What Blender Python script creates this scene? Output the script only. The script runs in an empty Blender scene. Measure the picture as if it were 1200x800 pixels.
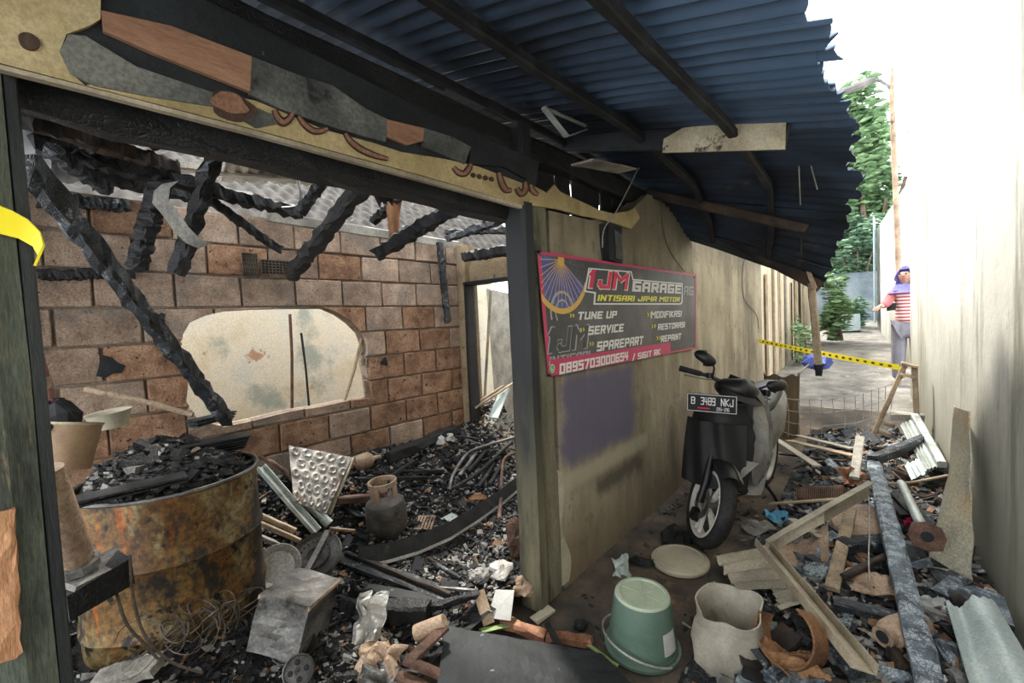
import bpy, bmesh, math, random
from mathutils import Vector, Matrix, noise

# ------------------------------------------------------------------ camera, world, sun, exposure
SC = bpy.context.scene
COL = SC.collection
F_PX = 520.0
CAM_H = 1.45
YAW, PITCH, ROLL = math.radians(40.6), math.radians(2.6), math.radians(2.6)
_f = Vector((-math.sin(YAW)*math.cos(PITCH), math.cos(YAW)*math.cos(PITCH), -math.sin(PITCH)))
_r0 = Vector((math.cos(YAW), math.sin(YAW), 0))
_u0 = _r0.cross(_f)
CR = _r0*math.cos(ROLL) - _u0*math.sin(ROLL)
CU = _r0*math.sin(ROLL) + _u0*math.cos(ROLL)
CF = _f
EYE = Vector((0, 0, CAM_H))
cam_data = bpy.data.cameras.new('camera')
cam = bpy.data.objects.new('camera', cam_data)
COL.objects.link(cam)
cam_data.sensor_width = 36.0
cam_data.lens = F_PX*36.0/1200.0
cam_data.clip_start = 0.02
rot = Matrix((CR, CU, -CF)).transposed()
cam.matrix_world = Matrix.Translation(EYE) @ rot.to_4x4()
SC.camera = cam

world = bpy.data.worlds.new('world')
SC.world = world
world.use_nodes = True
wn = world.node_tree
bg = wn.nodes['Background']
bg.inputs['Color'].default_value = (0.93, 0.965, 1.0, 1)
bg.inputs['Strength'].default_value = 2.6

sun_data = bpy.data.lights.new('sun', 'SUN')
sun_data.energy = 3.8
sun_data.angle = math.radians(6)
sun_data.color = (1.0, 0.95, 0.86)
sun = bpy.data.objects.new('sun', sun_data)
COL.objects.link(sun)
SUN_FROM = Vector((-0.45, 0.30, 0.84)).normalized()
sun.rotation_euler = SUN_FROM.to_track_quat('Z', 'Y').to_euler()
sun.location = (0, 0, 8)

SC.view_settings.view_transform = 'Standard'
SC.view_settings.look = 'None'
SC.view_settings.gamma = 1.0
SC.view_settings.use_curve_mapping = False
SC.view_settings.exposure = 0.85

R = random.Random(7)
XW = -1.36          # outer face of the shop front
XB = -3.20          # inner face of the block wall
YC = 3.02           # cross wall at the end of the room
def XR(y): return 0.34 - 0.036*(y - 3.06)     # face of the white wall

# ------------------------------------------------------------------ pixel -> place helpers
def ray(x, y): return CR*((x-600)/F_PX) - CU*((y-400)/F_PX) + CF
def onX(x, y, X): d = ray(x, y); return EYE + d*(X/d.x)
def onY(x, y, Y): d = ray(x, y); return EYE + d*(Y/d.y)
def onZ(x, y, Z): d = ray(x, y); return EYE + d*((Z-CAM_H)/d.z)
def atD(x, y, D): d = ray(x, y); return EYE + d*D       # depth along the optical axis
def ss(a, b, x):
    t = max(0.0, min(1.0, (x-a)/(b-a))); return t*t*(3-2*t)
def ground(x, y): return 0.075*max(0.0, y-3.6)
def heap(x, y):
    """height of ground and rubble"""
    g = ground(x, y)
    n = noise.noise(Vector((x*2.3, y*2.3, 1.7)))*0.045 + noise.noise(Vector((x*6, y*6, 4.2)))*0.02
    if x < XW-0.06:
        h = 0.07 + 0.38*ss(2.45, 3.2, -x) + 0.20*ss(1.5, 0.2, y)*ss(1.55, 2.0, -x) + 0.30*ss(2.7, 3.6, y)
        return h + n
    a = 0.17*ss(-0.62, -0.25, x)*ss(1.0, 2.0, y)*ss(6.0, 4.6, y)
    b = 0.10*ss(0.9, 0.5, y)*ss(-0.9, -1.3, x)
    k = ss(-0.7, -0.4, x)
    return max(g, 0) + a + b + (n*k*0.8)*ss(6.2, 5.0, y)
def onH(x, y, off=0.0):
    """first place where the pixel's ray meets ground or rubble (plus off)"""
    d = ray(x, y); t = 0.4
    while t < 30:
        p = EYE + d*t
        if p.z <= heap(p.x, p.y)+off: return p
        t += 0.01
    return EYE + d*t

# ------------------------------------------------------------------ mesh building
ORG = {}
class MB:
    def __init__(s): s.v = []; s.f = []; s.m = []
    def add(s, vs, fs, mi=0):
        b = len(s.v); s.v += [Vector(v) for v in vs]
        for f in fs: s.f.append([i+b for i in f]); s.m.append(mi)
        return s
    def box(s, c, size, M=None, mi=0, jit=0.0):
        vs = []
        for z in (-.5, .5):
            for (x, y) in ((-.5, -.5), (.5, -.5), (.5, .5), (-.5, .5)):
                v = Vector((x*size[0], y*size[1], z*size[2]))
                if jit: v += Vector((R.uniform(-jit, jit), R.uniform(-jit, jit), R.uniform(-jit, jit)))
                if M is not None: v = M @ v
                vs.append(v+Vector(c))
        return s.add(vs, [(3,2,1,0),(4,5,6,7),(0,1,5,4),(1,2,6,5),(2,3,7,6),(3,0,4,7)], mi)
    def beam(s, p, q, w, h, up=None, seg=1, jit=0.0, mi=0, ends=0.0, sag=0.0, taper=1.0):
        """bar with a chamfered rectangular section from p to q; w across, h along 'up'"""
        p = Vector(p); q = Vector(q); d = (q-p).normalized()
        up = Vector(up) if up is not None else Vector((0, 0, 1))
        if abs(d.dot(up)) > 0.97: up = Vector((1, 0, 0)) if abs(d.x) < .9 else Vector((0, 1, 0))
        sd = d.cross(up).normalized(); u = sd.cross(d).normalized()
        c = 0.16
        sec = [(-.5,-.5+c),(-.5,.5-c),(-.5+c,.5),(.5-c,.5),(.5,.5-c),(.5,-.5+c),(.5-c,-.5),(-.5+c,-.5)]
        m = min(w, h); n = len(sec); vs = []
        for i in range(seg+1):
            t = i/seg; o = p.lerp(q, t) + Vector((0, 0, -sag*4*t*(1-t)))
            k = 1 + (taper-1)*t
            if ends and i in (0, seg): k *= 1-ends
            for (a, b) in sec:
                v = o + sd*a*w*k + u*b*h*k
                if jit: v += (sd*R.uniform(-1, 1) + u*R.uniform(-1, 1) + d*R.uniform(-1, 1)*(1.6 if i in (0, seg) else .5))*jit*m
                vs.append(v)
        fs = [tuple(range(n))[::-1] and tuple(range(n)), tuple(reversed(range(seg*n, seg*n+n)))]
        for i in range(seg):
            for j in range(n):
                a = i*n+j; b = i*n+(j+1) % n
                fs.append((a, a+n, b+n, b))
        return s.add(vs, fs, mi)
    def tube(s, pts, r, n=8, mi=0, cap=True, jit=0.0):
        pts = [Vector(p) for p in pts]
        rs = r if isinstance(r, (list, tuple)) else [r]*len(pts)
        vs = []; prev = None
        for i, p in enumerate(pts):
            d = (pts[min(i+1, len(pts)-1)] - pts[max(i-1, 0)]).normalized()
            if prev is None:
                prev = d.orthogonal().normalized()
            prev = (prev - d*prev.dot(d)).normalized()
            b = d.cross(prev)
            for k in range(n):
                a = 2*math.pi*k/n; rr = rs[i]*(1+(R.uniform(-jit, jit) if jit else 0))
                vs.append(p + prev*math.cos(a)*rr + b*math.sin(a)*rr)
        fs = []
        for i in range(len(pts)-1):
            for k in range(n):
                fs.append((i*n+k, i*n+(k+1) % n, (i+1)*n+(k+1) % n, (i+1)*n+k))
        if cap:
            fs.append(tuple(reversed(range(n)))); fs.append(tuple(range((len(pts)-1)*n, len(pts)*n)))
        return s.add(vs, fs, mi)
    def lathe(s, prof, n=24, M=None, mi=0, wob=None, a0=0, a1=2*math.pi, cap=False):
        """prof: (r, z) list, spun about z then moved by M"""
        full = abs(a1-a0-2*math.pi) < 1e-6; cols = n if full else n+1
        vs = []
        for (r, z) in prof:
            for k in range(cols):
                a = a0+(a1-a0)*k/n
                rr = r; zz = z
                if wob: rr, zz = wob(r, z, a)
                v = Vector((rr*math.cos(a), rr*math.sin(a), zz))
                vs.append(M @ v if M is not None else v)
        fs = []
        for i in range(len(prof)-1):
            for k in range(n):
                k2 = (k+1) % cols
                fs.append((i*cols+k, i*cols+k2, (i+1)*cols+k2, (i+1)*cols+k))
        if cap:
            fs.append(tuple(reversed(range(cols)))); fs.append(tuple(range((len(prof)-1)*cols, len(prof)*cols)))
        return s.add(vs, fs, mi)
    def surf(s, fn, nu, nv, mi=0, thick=0.0):
        """grid fn(u,v)->point; thick gives a second skin"""
        vs = [Vector(fn(i/nu, j/nv)) for j in range(nv+1) for i in range(nu+1)]
        fs = [(j*(nu+1)+i, j*(nu+1)+i+1, (j+1)*(nu+1)+i+1, (j+1)*(nu+1)+i) for j in range(nv) for i in range(nu)]
        if thick:
            N = len(vs); W = nu+1; nor = [Vector() for _ in vs]
            for f in fs:
                a, b, c, d = (vs[i] for i in f); nn = (c-a).cross(d-b)
                for i in f: nor[i] += nn
            vs2 = [v - (nn.normalized() if nn.length else Vector((0, 0, 1)))*thick for v, nn in zip(vs, nor)]
            fs = fs + [tuple(i+N for i in reversed(f)) for f in fs]
            bd = [i for i in range(W)] + [j*W+nu for j in range(1, nv+1)] + [nv*W+i for i in range(nu-1, -1, -1)] + [j*W for j in range(nv-1, 0, -1)]
            for k in range(len(bd)):
                a, b = bd[k], bd[(k+1) % len(bd)]
                fs.append((b, a, a+N, b+N))
            vs = vs + vs2
        return s.add(vs, fs, mi)
    def prism(s, poly, t, M=None, mi=0):
        """2-D outline (x,y) extruded to thickness t along z, moved by M"""
        n = len(poly)
        vs = [Vector((x, y, 0)) for x, y in poly] + [Vector((x, y, t)) for x, y in poly]
        if M is not None: vs = [M @ v for v in vs]
        fs = [tuple(reversed(range(n))), tuple(range(n, 2*n))] + [(i, (i+1) % n, n+(i+1) % n, n+i) for i in range(n)]
        return s.add(vs, fs, mi)
    def xform(s, M):
        s.v = [M @ v for v in s.v]; return s
    def mesh(s, name, mats, off=None, smooth=False):
        me = bpy.data.meshes.new(name)
        off = off or Vector((0, 0, 0))
        me.from_pydata([tuple(v-off) for v in s.v], [], s.f)
        for m in mats: me.materials.append(m)
        if len(mats) > 1: me.polygons.foreach_set('material_index', s.m)
        me.update()
        bm = bmesh.new(); bm.from_mesh(me); bmesh.ops.recalc_face_normals(bm, faces=bm.faces)
        if smooth:
            for f in bm.faces: f.smooth = True
            for e in bm.edges:
                if len(e.link_faces) == 2 and e.calc_face_angle(0) > math.radians(38): e.smooth = False
        bm.to_mesh(me); bm.free()
        return me
def link(name, data, parent=None):
    o = bpy.data.objects.new(name, data); COL.objects.link(o)
    if parent is not None: o.parent = parent
    return o
def tag(o, label=None, cat=None, group=None, kind=None):
    if label: o['label'] = label
    if cat: o['category'] = cat
    if group: o['group'] = group
    if kind: o['kind'] = kind
    return o
def part(name, mb, mats, parent, smooth=False, local=False, label=None, kind=None):
    """a part under a thing (or under a part of it); coordinates in the world unless local"""
    if not isinstance(mats, (list, tuple)): mats = [mats]
    base = Vector((0, 0, 0)) if local else ORG.get(parent.name, Vector((0, 0, 0)))
    o = link(name, mb.mesh(name, mats, base, smooth), parent)
    ORG[o.name] = base
    return tag(o, label, None, None, kind)
def solo(name, mb, mats, label, cat, group=None, smooth=False, kind=None):
    """a thing that is one mesh, origin at its base"""
    if not isinstance(mats, (list, tuple)): mats = [mats]
    xs = [v.x for v in mb.v]; ys = [v.y for v in mb.v]; zs = [v.z for v in mb.v]
    b = Vector(((min(xs)+max(xs))/2, (min(ys)+max(ys))/2, min(zs)))
    o = link(name, mb.mesh(name, mats, b, smooth)); o.location = b
    ORG[o.name] = b
    return tag(o, label, cat, group, kind)
def thing(name, loc, label, cat, group=None, rz=0, rx=0):
    o = link(name, None); o.location = Vector(loc); o.rotation_euler = (rx, 0, rz)
    o.empty_display_size = .05
    ORG[o.name] = Vector(loc)
    return tag(o, label, cat, group)
def struct(name, mb, mats, parent=None, smooth=False):
    if not isinstance(mats, (list, tuple)): mats = [mats]
    o = link(name, mb.mesh(name, mats, None, smooth), parent); ORG[o.name] = Vector((0, 0, 0))
    if parent is None: o['kind'] = 'structure'
    return o
def frame(o, x, z):
    """matrix with origin o, local x along x, local z near z"""
    x = Vector(x).normalized(); z = Vector(z); y = z.cross(x).normalized(); z = x.cross(y)
    m = Matrix((x, y, z)).transposed().to_4x4(); return Matrix.Translation(Vector(o)) @ m

# ------------------------------------------------------------------ materials
def ramp(nt, cols, stops):
    r = nt.nodes.new('ShaderNodeValToRGB'); e = r.color_ramp.elements
    while len(e) < len(cols): e.new(0.5)
    for i, (c, s) in enumerate(zip(cols, stops)):
        e[i].position = s; e[i].color = (c[0], c[1], c[2], 1)
    return r
def hexc(h):
    h = h.lstrip('#'); o = []
    for i in (0, 2, 4):
        c = int(h[i:i+2], 16)/255; o.append(c/12.92 if c <= .04045 else ((c+.055)/1.055)**2.4)
    return tuple(o)
class NT:
    def __init__(s, name):
        s.m = bpy.data.materials.new(name); s.m.use_nodes = True; s.t = s.m.node_tree
        s.b = s.t.nodes['Principled BSDF']
        tc = s.t.nodes.new('ShaderNodeTexCoord'); s.obj = tc.outputs['Object']
    def N(s, t, **kw):
        n = s.t.nodes.new(t)
        for k, v in kw.items(): setattr(n, k, v)
        return n
    def L(s, a, b): s.t.links.new(a, b)
    def math(s, op, a, b=None):
        n = s.N('ShaderNodeMath', operation=op)
        for i, v in enumerate((a, b)):
            if v is None: continue
            if isinstance(v, (int, float)): n.inputs[i].default_value = v
            else: s.L(v, n.inputs[i])
        return n.outputs[0]
    def mr(s, v, a, b, lo=0.0, hi=1.0):
        n = s.N('ShaderNodeMapRange', interpolation_type='SMOOTHSTEP')
        s.L(v, n.inputs[0])
        for i, k in enumerate((a, b, lo, hi)): n.inputs[i+1].default_value = k
        return n.outputs[0]
    def noise(s, vec, scale, detail=6, rough=.6, stretch=None):
        if stretch:
            mp = s.N('ShaderNodeMapping'); mp.inputs['Scale'].default_value = stretch; s.L(vec, mp.inputs[0]); vec = mp.outputs[0]
        n = s.N('ShaderNodeTexNoise'); n.inputs['Scale'].default_value = scale; n.inputs['Detail'].default_value = detail
        n.inputs['Roughness'].default_value = rough; s.L(vec, n.inputs['Vector']); return n.outputs['Fac']
    def mix(s, fac, a, b):
        n = s.N('ShaderNodeMix', data_type='RGBA')
        if isinstance(fac, (int, float)): n.inputs[0].default_value = fac
        else: s.L(fac, n.inputs[0])
        for i, v in ((6, a), (7, b)):
            if isinstance(v, tuple): n.inputs[i].default_value = (v[0], v[1], v[2], 1)
            else: s.L(v, n.inputs[i])
        return n.outputs[2]
    def shift(s, k=31.0):
        oi = s.N('ShaderNodeObjectInfo'); c = s.N('ShaderNodeCombineXYZ')
        a = s.math('MULTIPLY', oi.outputs['Random'], k)
        for i in range(3): s.L(a, c.inputs[i])
        v = s.N('ShaderNodeVectorMath', operation='ADD'); s.L(s.obj, v.inputs[0]); s.L(c.outputs[0], v.inputs[1])
        return v.outputs[0], oi.outputs['Random']
    def bump(s, h, strength=.4, dist=.01):
        b = s.N('ShaderNodeBump'); b.inputs['Strength'].default_value = strength; b.inputs['Distance'].default_value = dist
        s.L(h, b.inputs['Height']); s.L(b.outputs[0], s.b.inputs['Normal'])
def mat(name, cols, stops=None, scale=6, rough=.85, metal=0.0, bump=.4, bscale=40, dist=.006, stretch=None,
        layers=(), rand=0.0, spec=.4, detail=7, trans=0.0, sat=.88, grit=.35, gscale=95):
    """noise-mottled colour, further noise layers (colour, scale, lo, hi, stretch), fine relief"""
    t = NT(name); cols = [hexc(c) if isinstance(c, str) else c for c in cols]
    if stops is None: stops = [0.35+0.3*i/max(1, len(cols)-1) for i in range(len(cols))]
    vec, rnd = t.shift()
    if len(cols) > 1:
        r = ramp(t.t, cols, stops); t.L(t.noise(vec, scale, detail, .62, stretch), r.inputs[0]); c = r.outputs[0]
    else:
        c = t.mix(0.0, cols[0], cols[0])
    for i, ly in enumerate(layers):
        col, sc, lo, hi = ly[:4]; st = ly[4] if len(ly) > 4 else None
        off = t.N('ShaderNodeVectorMath', operation='ADD'); t.L(vec, off.inputs[0]); off.inputs[1].default_value = (3.1*i+5, 1.7*i, 9.2)
        k = t.mr(t.noise(off.outputs[0], sc, 8, .65, st), lo, hi)
        c = t.mix(k, c, hexc(col) if isinstance(col, str) else col)
    if len(cols) > 1:
        hsv = t.N('ShaderNodeHueSaturation'); t.L(c, hsv.inputs['Color']); hsv.inputs['Saturation'].default_value = sat
        val = t.mr(t.noise(vec, gscale, 6, .75, stretch), .34, .66, 1-grit, 1+grit*.6)
        if rand: val = t.math('MULTIPLY', val, t.math('ADD', t.math('MULTIPLY', rnd, 2*rand), 1-rand))
        t.L(val, hsv.inputs['Value']); c = hsv.outputs[0]
    t.L(c, t.b.inputs['Base Color'])
    t.b.inputs['Roughness'].default_value = rough; t.b.inputs['Metallic'].default_value = metal
    t.b.inputs['Specular IOR Level'].default_value = spec
    if trans: t.b.inputs['Transmission Weight'].default_value = trans
    if bump: t.bump(t.noise(vec, bscale, 5, .6, stretch), bump, dist)
    return t.m
def char_mat(name, c1, c2, ash, amount, cell=26.0, rough=.62):
    """alligatored charcoal: cracked cells with ash on some of them"""
    t = NT(name); vec, rnd = t.shift()
    v = t.N('ShaderNodeTexVoronoi', feature='DISTANCE_TO_EDGE'); v.inputs['Scale'].default_value = cell; t.L(vec, v.inputs['Vector'])
    e = t.mr(v.outputs['Distance'], 0.0, 0.12)
    n = t.noise(vec, 9, 8, .7)
    c = t.mix(t.mr(n, .4, .65), hexc(c1), hexc(c2))
    k = t.math('MULTIPLY', t.mr(t.noise(vec, 17, 8, .75), .68-amount, .8-amount), e)
    c = t.mix(k, c, hexc(ash)); t.L(c, t.b.inputs['Base Color'])
    t.b.inputs['Roughness'].default_value = rough; t.b.inputs['Specular IOR Level'].default_value = .45
    t.bump(t.math('ADD', e, t.math('MULTIPLY', n, .6)), .55, .010)
    return t.m
MT = {}
MT['char'] = char_mat('charcoal', '#0b0b0d', '#1a1a1c', '#4a4c50', .06, cell=80)
MT['char_ash'] = char_mat('charcoal_ash', '#15171a', '#33383d', '#8d9396', .14, cell=80)
MT['char_blue'] = char_mat('charcoal_pale', '#3a434a', '#66727a', '#a3acb0', .22, cell=95)
MT['char_wood'] = mat('half_burnt_wood', ['#0e0c0b', '#2b211a', '#4b3826'], scale=5, stretch=(1, 1, .4), rough=.8)
MT['soot'] = mat('soot', ['#0a0b0d', '#17181b', '#26282b'], scale=7, rough=.75)
MT['soot_board'] = mat('soot_board', ['#101316', '#191d20', '#242a2d'], scale=4, rough=.7, layers=[('#8f948f', 18, .66, .74)])
MT['roof'] = mat('sooty_roof_sheet', ['#141a22', '#232d3a', '#3b4a5c'], scale=2.5, rough=.5, metal=.35, bump=.25,
                 layers=[('#5d6a78', 3.0, .60, .72), ('#6b5b4c', 4.5, .66, .74)])
def zinc_glare_roof():
    """zinc with blue lens glare painted in toward the eave, soot where the fire was"""
    t = NT('zinc_glare_roof_sheet'); v = t.obj; sp = t.N('ShaderNodeSeparateXYZ'); t.L(v, sp.inputs[0])
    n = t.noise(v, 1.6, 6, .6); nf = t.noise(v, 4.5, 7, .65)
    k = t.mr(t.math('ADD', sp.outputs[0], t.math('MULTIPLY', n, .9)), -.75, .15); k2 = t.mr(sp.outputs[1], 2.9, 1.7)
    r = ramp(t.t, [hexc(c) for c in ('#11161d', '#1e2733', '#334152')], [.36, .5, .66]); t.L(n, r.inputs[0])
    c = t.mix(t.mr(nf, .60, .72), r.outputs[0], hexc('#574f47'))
    c = t.mix(t.math('MULTIPLY', t.math('MULTIPLY', k, k2), .85), c, hexc('#526a86'))  # blue veil of lens glare mixed into the sheet colour near the eave
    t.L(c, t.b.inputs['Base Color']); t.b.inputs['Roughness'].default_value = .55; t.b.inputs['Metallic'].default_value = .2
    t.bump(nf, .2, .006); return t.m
MT['zinc_glare_roof'] = zinc_glare_roof()
MT['roof_pale'] = mat('scorched_roof_sheet', ['#6d665c', '#8f887c', '#b0a99b'], scale=3, rough=.8, layers=[('#2a2724', 2.5, .55, .7)])
MT['neighbour_tile'] = mat('neighbour_roof', ['#171412', '#2a2520', '#403a34'], grit=0.25, scale=3, rough=.9, layers=[('#100e0c', 2.0, .52, .66), ('#6a6159', 4, .62, .70)])
MT['block'] = mat('pumice_block', ['#7d6655', '#9a816b', '#ae957e'], scale=7, rough=.95, bump=.9, bscale=45, dist=.012, rand=.22,
                  layers=[('#857668', 3.2, .50, .64), ('#33241c', 38, .62, .70), ('#74503d', 5, .60, .72)])
MT['block_rust'] = mat('scorched_block', ['#6e4c34', '#8f6848', '#a68062'], scale=8, rough=.95, bump=1.0, bscale=40, dist=.014, rand=.2,
                  layers=[('#2c170e', 26, .58, .68)])
MT['mortar'] = mat('mortar', ['#7d6c5d', '#94836f', '#a4937f'], scale=9, rough=.95, layers=[('#4a3d33', 4, .56, .7)])
MT['ring'] = mat('grey_ring_beam', ['#6f6c66', '#87837b', '#9a958b'], scale=6, rough=.9)
MT['plaster_warm'] = mat('scorched_plaster', ['#766248', '#927c5a', '#918266'], scale=4, rough=.9, layers=[('#3b2c1e', 5, .58, .72)])
MT['plaster_pale'] = mat('pale_outer_wall', ['#dccfae', '#e8dfc8', '#d8d8cc'], grit=0.2, scale=2.6, rough=.9, bump=.5,
                  layers=[('#b98c6c', 4.0, .62, .68), ('#aab1a4', 1.8, .55, .68)])
MT['green_wood'] = mat('green_painted_wood', ['#15181a', '#1f2422', '#2c322e'], scale=3, stretch=(3, 3, .5), rough=.6,
                  layers=[('#6b5536', 4, .60, .70, (3, 3, .4)), ('#101312', 2.2, .55, .7, (2, 2, .4))])
MT['green_post'] = mat('green_painted_post', ['#444b3f', '#5a6153', '#707565'], scale=3, stretch=(3, 3, .4), rough=.65,
                  layers=[('#20241f', 3, .52, .66, (2, 2, .4)), ('#7a6a4c', 6, .60, .70, (3, 3, .5))])
MT['orange_wood'] = mat('bare_orange_wood', ['#8a5a33', '#b37a48', '#c99560'], scale=4, stretch=(4, 4, .6), rough=.8)
MT['ply'] = mat('bare_plywood', ['#7a5138', '#966a4b', '#a5795a'], grit=0.2, scale=3, stretch=(3, .5, 3), rough=.75, layers=[('#3a2a20', 4, .68, .76)])
MT['yellow'] = mat('yellow_paint', ['#8a784a', '#a8935f', '#b8a474'], grit=0.22, scale=3, rough=.75, layers=[('#8a7443', 5, .6, .72), ('#4a3c28', 9, .68, .74)])
MT['cream'] = mat('cream_paint', ['#8f8267', '#a69a7c', '#b3a88b'], grit=0.22, scale=5, rough=.7, layers=[('#3a352f', 6, .60, .66)])
MT['scroll'] = mat('brown_scroll_paint', ['#3b2620', '#4c332a'], scale=10, rough=.8)
MT['scroll_fill'] = mat('orange_scroll_paint', ['#7d5238', '#966a4a'], scale=10, rough=.8)
MT['grey_char'] = mat('grey_scorched_board', ['#3a3c3a', '#555753', '#73736a'], scale=4, rough=.85, layers=[('#171819', 5, .58, .7)])
MT['rust'] = mat('rust', ['#3f2a20', '#5c4030', '#745343'], scale=9, rough=.85, layers=[('#2a1a14', 6, .58, .7)])
MT['rust_orange'] = mat('orange_rust', ['#5a3a1c', '#7d5228', '#90683a'], scale=6, rough=.85, layers=[('#3c2a1c', 5, .58, .7)])
MT['rust_pale'] = mat('pale_rust', ['#7d6552', '#a08468', '#b79c80'], scale=6, rough=.8, layers=[('#4a3628', 6, .6, .72)])
MT['drum'] = mat('burnt_drum', ['#4c3010', '#674a22', '#685a38'], stops=[.36, .5, .66], scale=4.5, rough=.6, metal=.2, bump=.35, grit=.6, gscale=40,
                 layers=[('#7a6b4a', 5.5, .48, .58, (1, 1, .5)), ('#2b251d', 4.5, .50, .58, (1, 1, .6)), ('#100e0c', 9, .56, .62), ('#96500f', 5, .58, .68, (2.2, 2.2, .3))], sat=1.0)
MT['galv'] = mat('galvanised', ['#8f9690', '#a9afa8', '#bdc2ba'], grit=0.2, scale=5, rough=.5, metal=.4, bump=.2, layers=[('#6f6a5c', 5, .58, .72)])
MT['galv_blue'] = mat('galvanised_blue', ['#93a09c', '#aab6b0', '#bcc4bc'], grit=0.2, scale=3, rough=.6, metal=.2, bump=.2, layers=[('#cfc6b0', 4, .6, .72)])
MT['tan_metal'] = mat('tan_metal', ['#8c7f68', '#a89a80', '#b9ad94'], grit=0.2, scale=4, rough=.6, metal=.25, layers=[('#5c4f40', 6, .62, .74)])
MT['asb'] = mat('fibre_cement', ['#8d8572', '#a59b86', '#b6ac97'], grit=0.25, scale=5, rough=.9, layers=[('#5b5346', 4, .6, .74)])
MT['dark_steel'] = mat('sooty_steel', ['#2b2a29', '#454341', '#5d5a56'], scale=7, rough=.55, metal=.4, layers=[('#5c4a3c', 6, .62, .72)])
MT['steel'] = mat('scorched_steel', ['#4c4a48', '#6c6a66', '#8a8782'], scale=7, rough=.5, metal=.55, layers=[('#2a2624', 5, .55, .7), ('#7a5c46', 6, .62, .72)])
MT['steel_pale'] = mat('pale_steel', ['#8d8b86', '#a8a59e', '#bcb9b1'], scale=6, rough=.5, metal=.4, layers=[('#5a544c', 6, .6, .72)])
MT['foil'] = mat('crumpled_foil', ['#9a9890', '#bcbab2', '#d2d0ca'], grit=0.15, scale=9, rough=.35, metal=.5, bump=.5)
MT['tan_plastic'] = mat('tan_plastic', ['#73573a', '#8a6c48', '#957852'], grit=0.12, scale=4, rough=.6)
MT['green_plastic'] = mat('green_plastic', ['#455c50', '#50685a', '#587062'], grit=0.08, scale=4, rough=.45, bump=.1, layers=[('#8d9a86', 7, .66, .78)])
MT['green_pale'] = mat('pale_green_plastic', ['#8c9c84', '#a1ae95', '#aab69f'], grit=0.08, scale=6, rough=.5, bump=.1, layers=[('#b9bda9', 6, .62, .75)])
MT['sack'] = mat('grey_plastic', ['#7f796a', '#948d7d', '#a19a8a'], grit=0.15, scale=4, rough=.55, bump=.4, bscale=12, dist=.01, layers=[('#6f6858', 5, .6, .74)])
MT['lid'] = mat('cream_lid', ['#a0977f', '#b1a890', '#bcb39c'], grit=0.12, scale=6, rough=.55, bump=.15, layers=[('#948a72', 7, .64, .76)])
MT['paper'] = mat('white_paper', ['#a8a7a3', '#bdbcb7'], grit=0.1, scale=8, rough=.8)
MT['ash_white'] = mat('white_ash', ['#9c9993', '#b3b0a9', '#c2bfb8'], scale=10, rough=.95)
MT['ash_grey'] = mat('grey_ash', ['#5b5a57', '#7d7b76', '#9a978f'], scale=8, rough=.95, rand=.2)
MT['brown_bits'] = mat('brown_bits', ['#4d3524', '#7a5637', '#94704c'], scale=8, rough=.9)
MT['rubber'] = mat('rubber', ['#141414', '#1f1f1f', '#2c2b2a'], scale=8, rough=.75, layers=[('#5c5750', 6, .6, .74)])
MT['black'] = mat('black_plastic', ['#0b0b0c', '#121214', '#1b1b1d'], grit=0.1, scale=6, rough=.45, bump=.15)
MT['black_dusty'] = mat('dusty_black_plastic', ['#0d0d0e', '#151516', '#232324'], scale=5, rough=.65, bump=.3, bscale=25, layers=[('#4d4b48', 12, .70, .76)])
MT['body_grey'] = mat('dusty_grey_panel', ['#5d5b58', '#77756f', '#8e8b84'], grit=0.15, scale=5, rough=.5, bump=.2, layers=[('#b3afa6', 6, .62, .74), ('#35332f', 5, .6, .72)])
MT['rim'] = mat('silver_rim', ['#b5b1a8', '#cbc7be', '#d8d4cb'], grit=0.1, scale=5, rough=.45, metal=.1, bump=.1, layers=[('#6a655c', 5, .64, .74)])
MT['mirror'] = mat('mirror_glass', ['#2a2d30', '#34383b'], rough=.1, metal=.6, bump=0)
MT['gas'] = mat('burnt_gas_bottle', ['#34322f', '#4f4a44', '#6a6258'], grit=0.25, scale=6, rough=.7, metal=.2, layers=[('#8a5a3c', 5, .55, .68), ('#262422', 5, .58, .72)])
MT['pink'] = mat('pink_print', [(.50, .035, .11)], rough=.5, bump=0)
MT['red_print'] = mat('red_print', [(.62, .02, .07)], rough=.5, bump=0)
MT['white_print'] = mat('white_print', [(.72, .71, .68)], rough=.55, bump=0)
MT['grey_print'] = mat('grey_print', [(.33, .33, .33)], rough=.55, bump=0)
MT['dark_print'] = mat('dark_print', [(.045, .045, .05)], rough=.5, bump=0)
MT['yellow_print'] = mat('yellow_print', [(.72, .70, .05)], rough=.5, bump=0)
MT['gold_print'] = mat('gold_print', [(.62, .38, .07)], rough=.5, bump=0)
MT['blue_print'] = mat('blue_print', ['#223a86', '#3355a8'], scale=9, rough=.5, bump=0)
MT['whats'] = mat('green_print', [(.05, .42, .10)], rough=.5, bump=0)
MT['tape'] = mat('yellow_tape', [(.85, .70, .02)], rough=.45, bump=0)
MT['wire'] = mat('burnt_wire', ['#3f372f', '#65594b'], scale=12, rough=.7, metal=.3, bump=0)
MT['wire_pale'] = mat('pale_wire', ['#8d8a84', '#b0ada6'], scale=12, rough=.6, metal=.3, bump=0)
MT['leaf_brown'] = mat('scorched_leaf', ['#8f5a2c', '#b9793d'], scale=10, rough=.7)
MT['wood'] = mat('weathered_wood', ['#7c6a52', '#998467', '#ad997b'], scale=5, stretch=(1, 1, 1), rough=.85, layers=[('#4b3d2e', 6, .6, .74)])
MT['wood_grey'] = mat('grey_wood', ['#6a665e', '#8a857a', '#a09a8d'], scale=5, rough=.85, layers=[('#3c3833', 6, .6, .74)])
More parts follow.
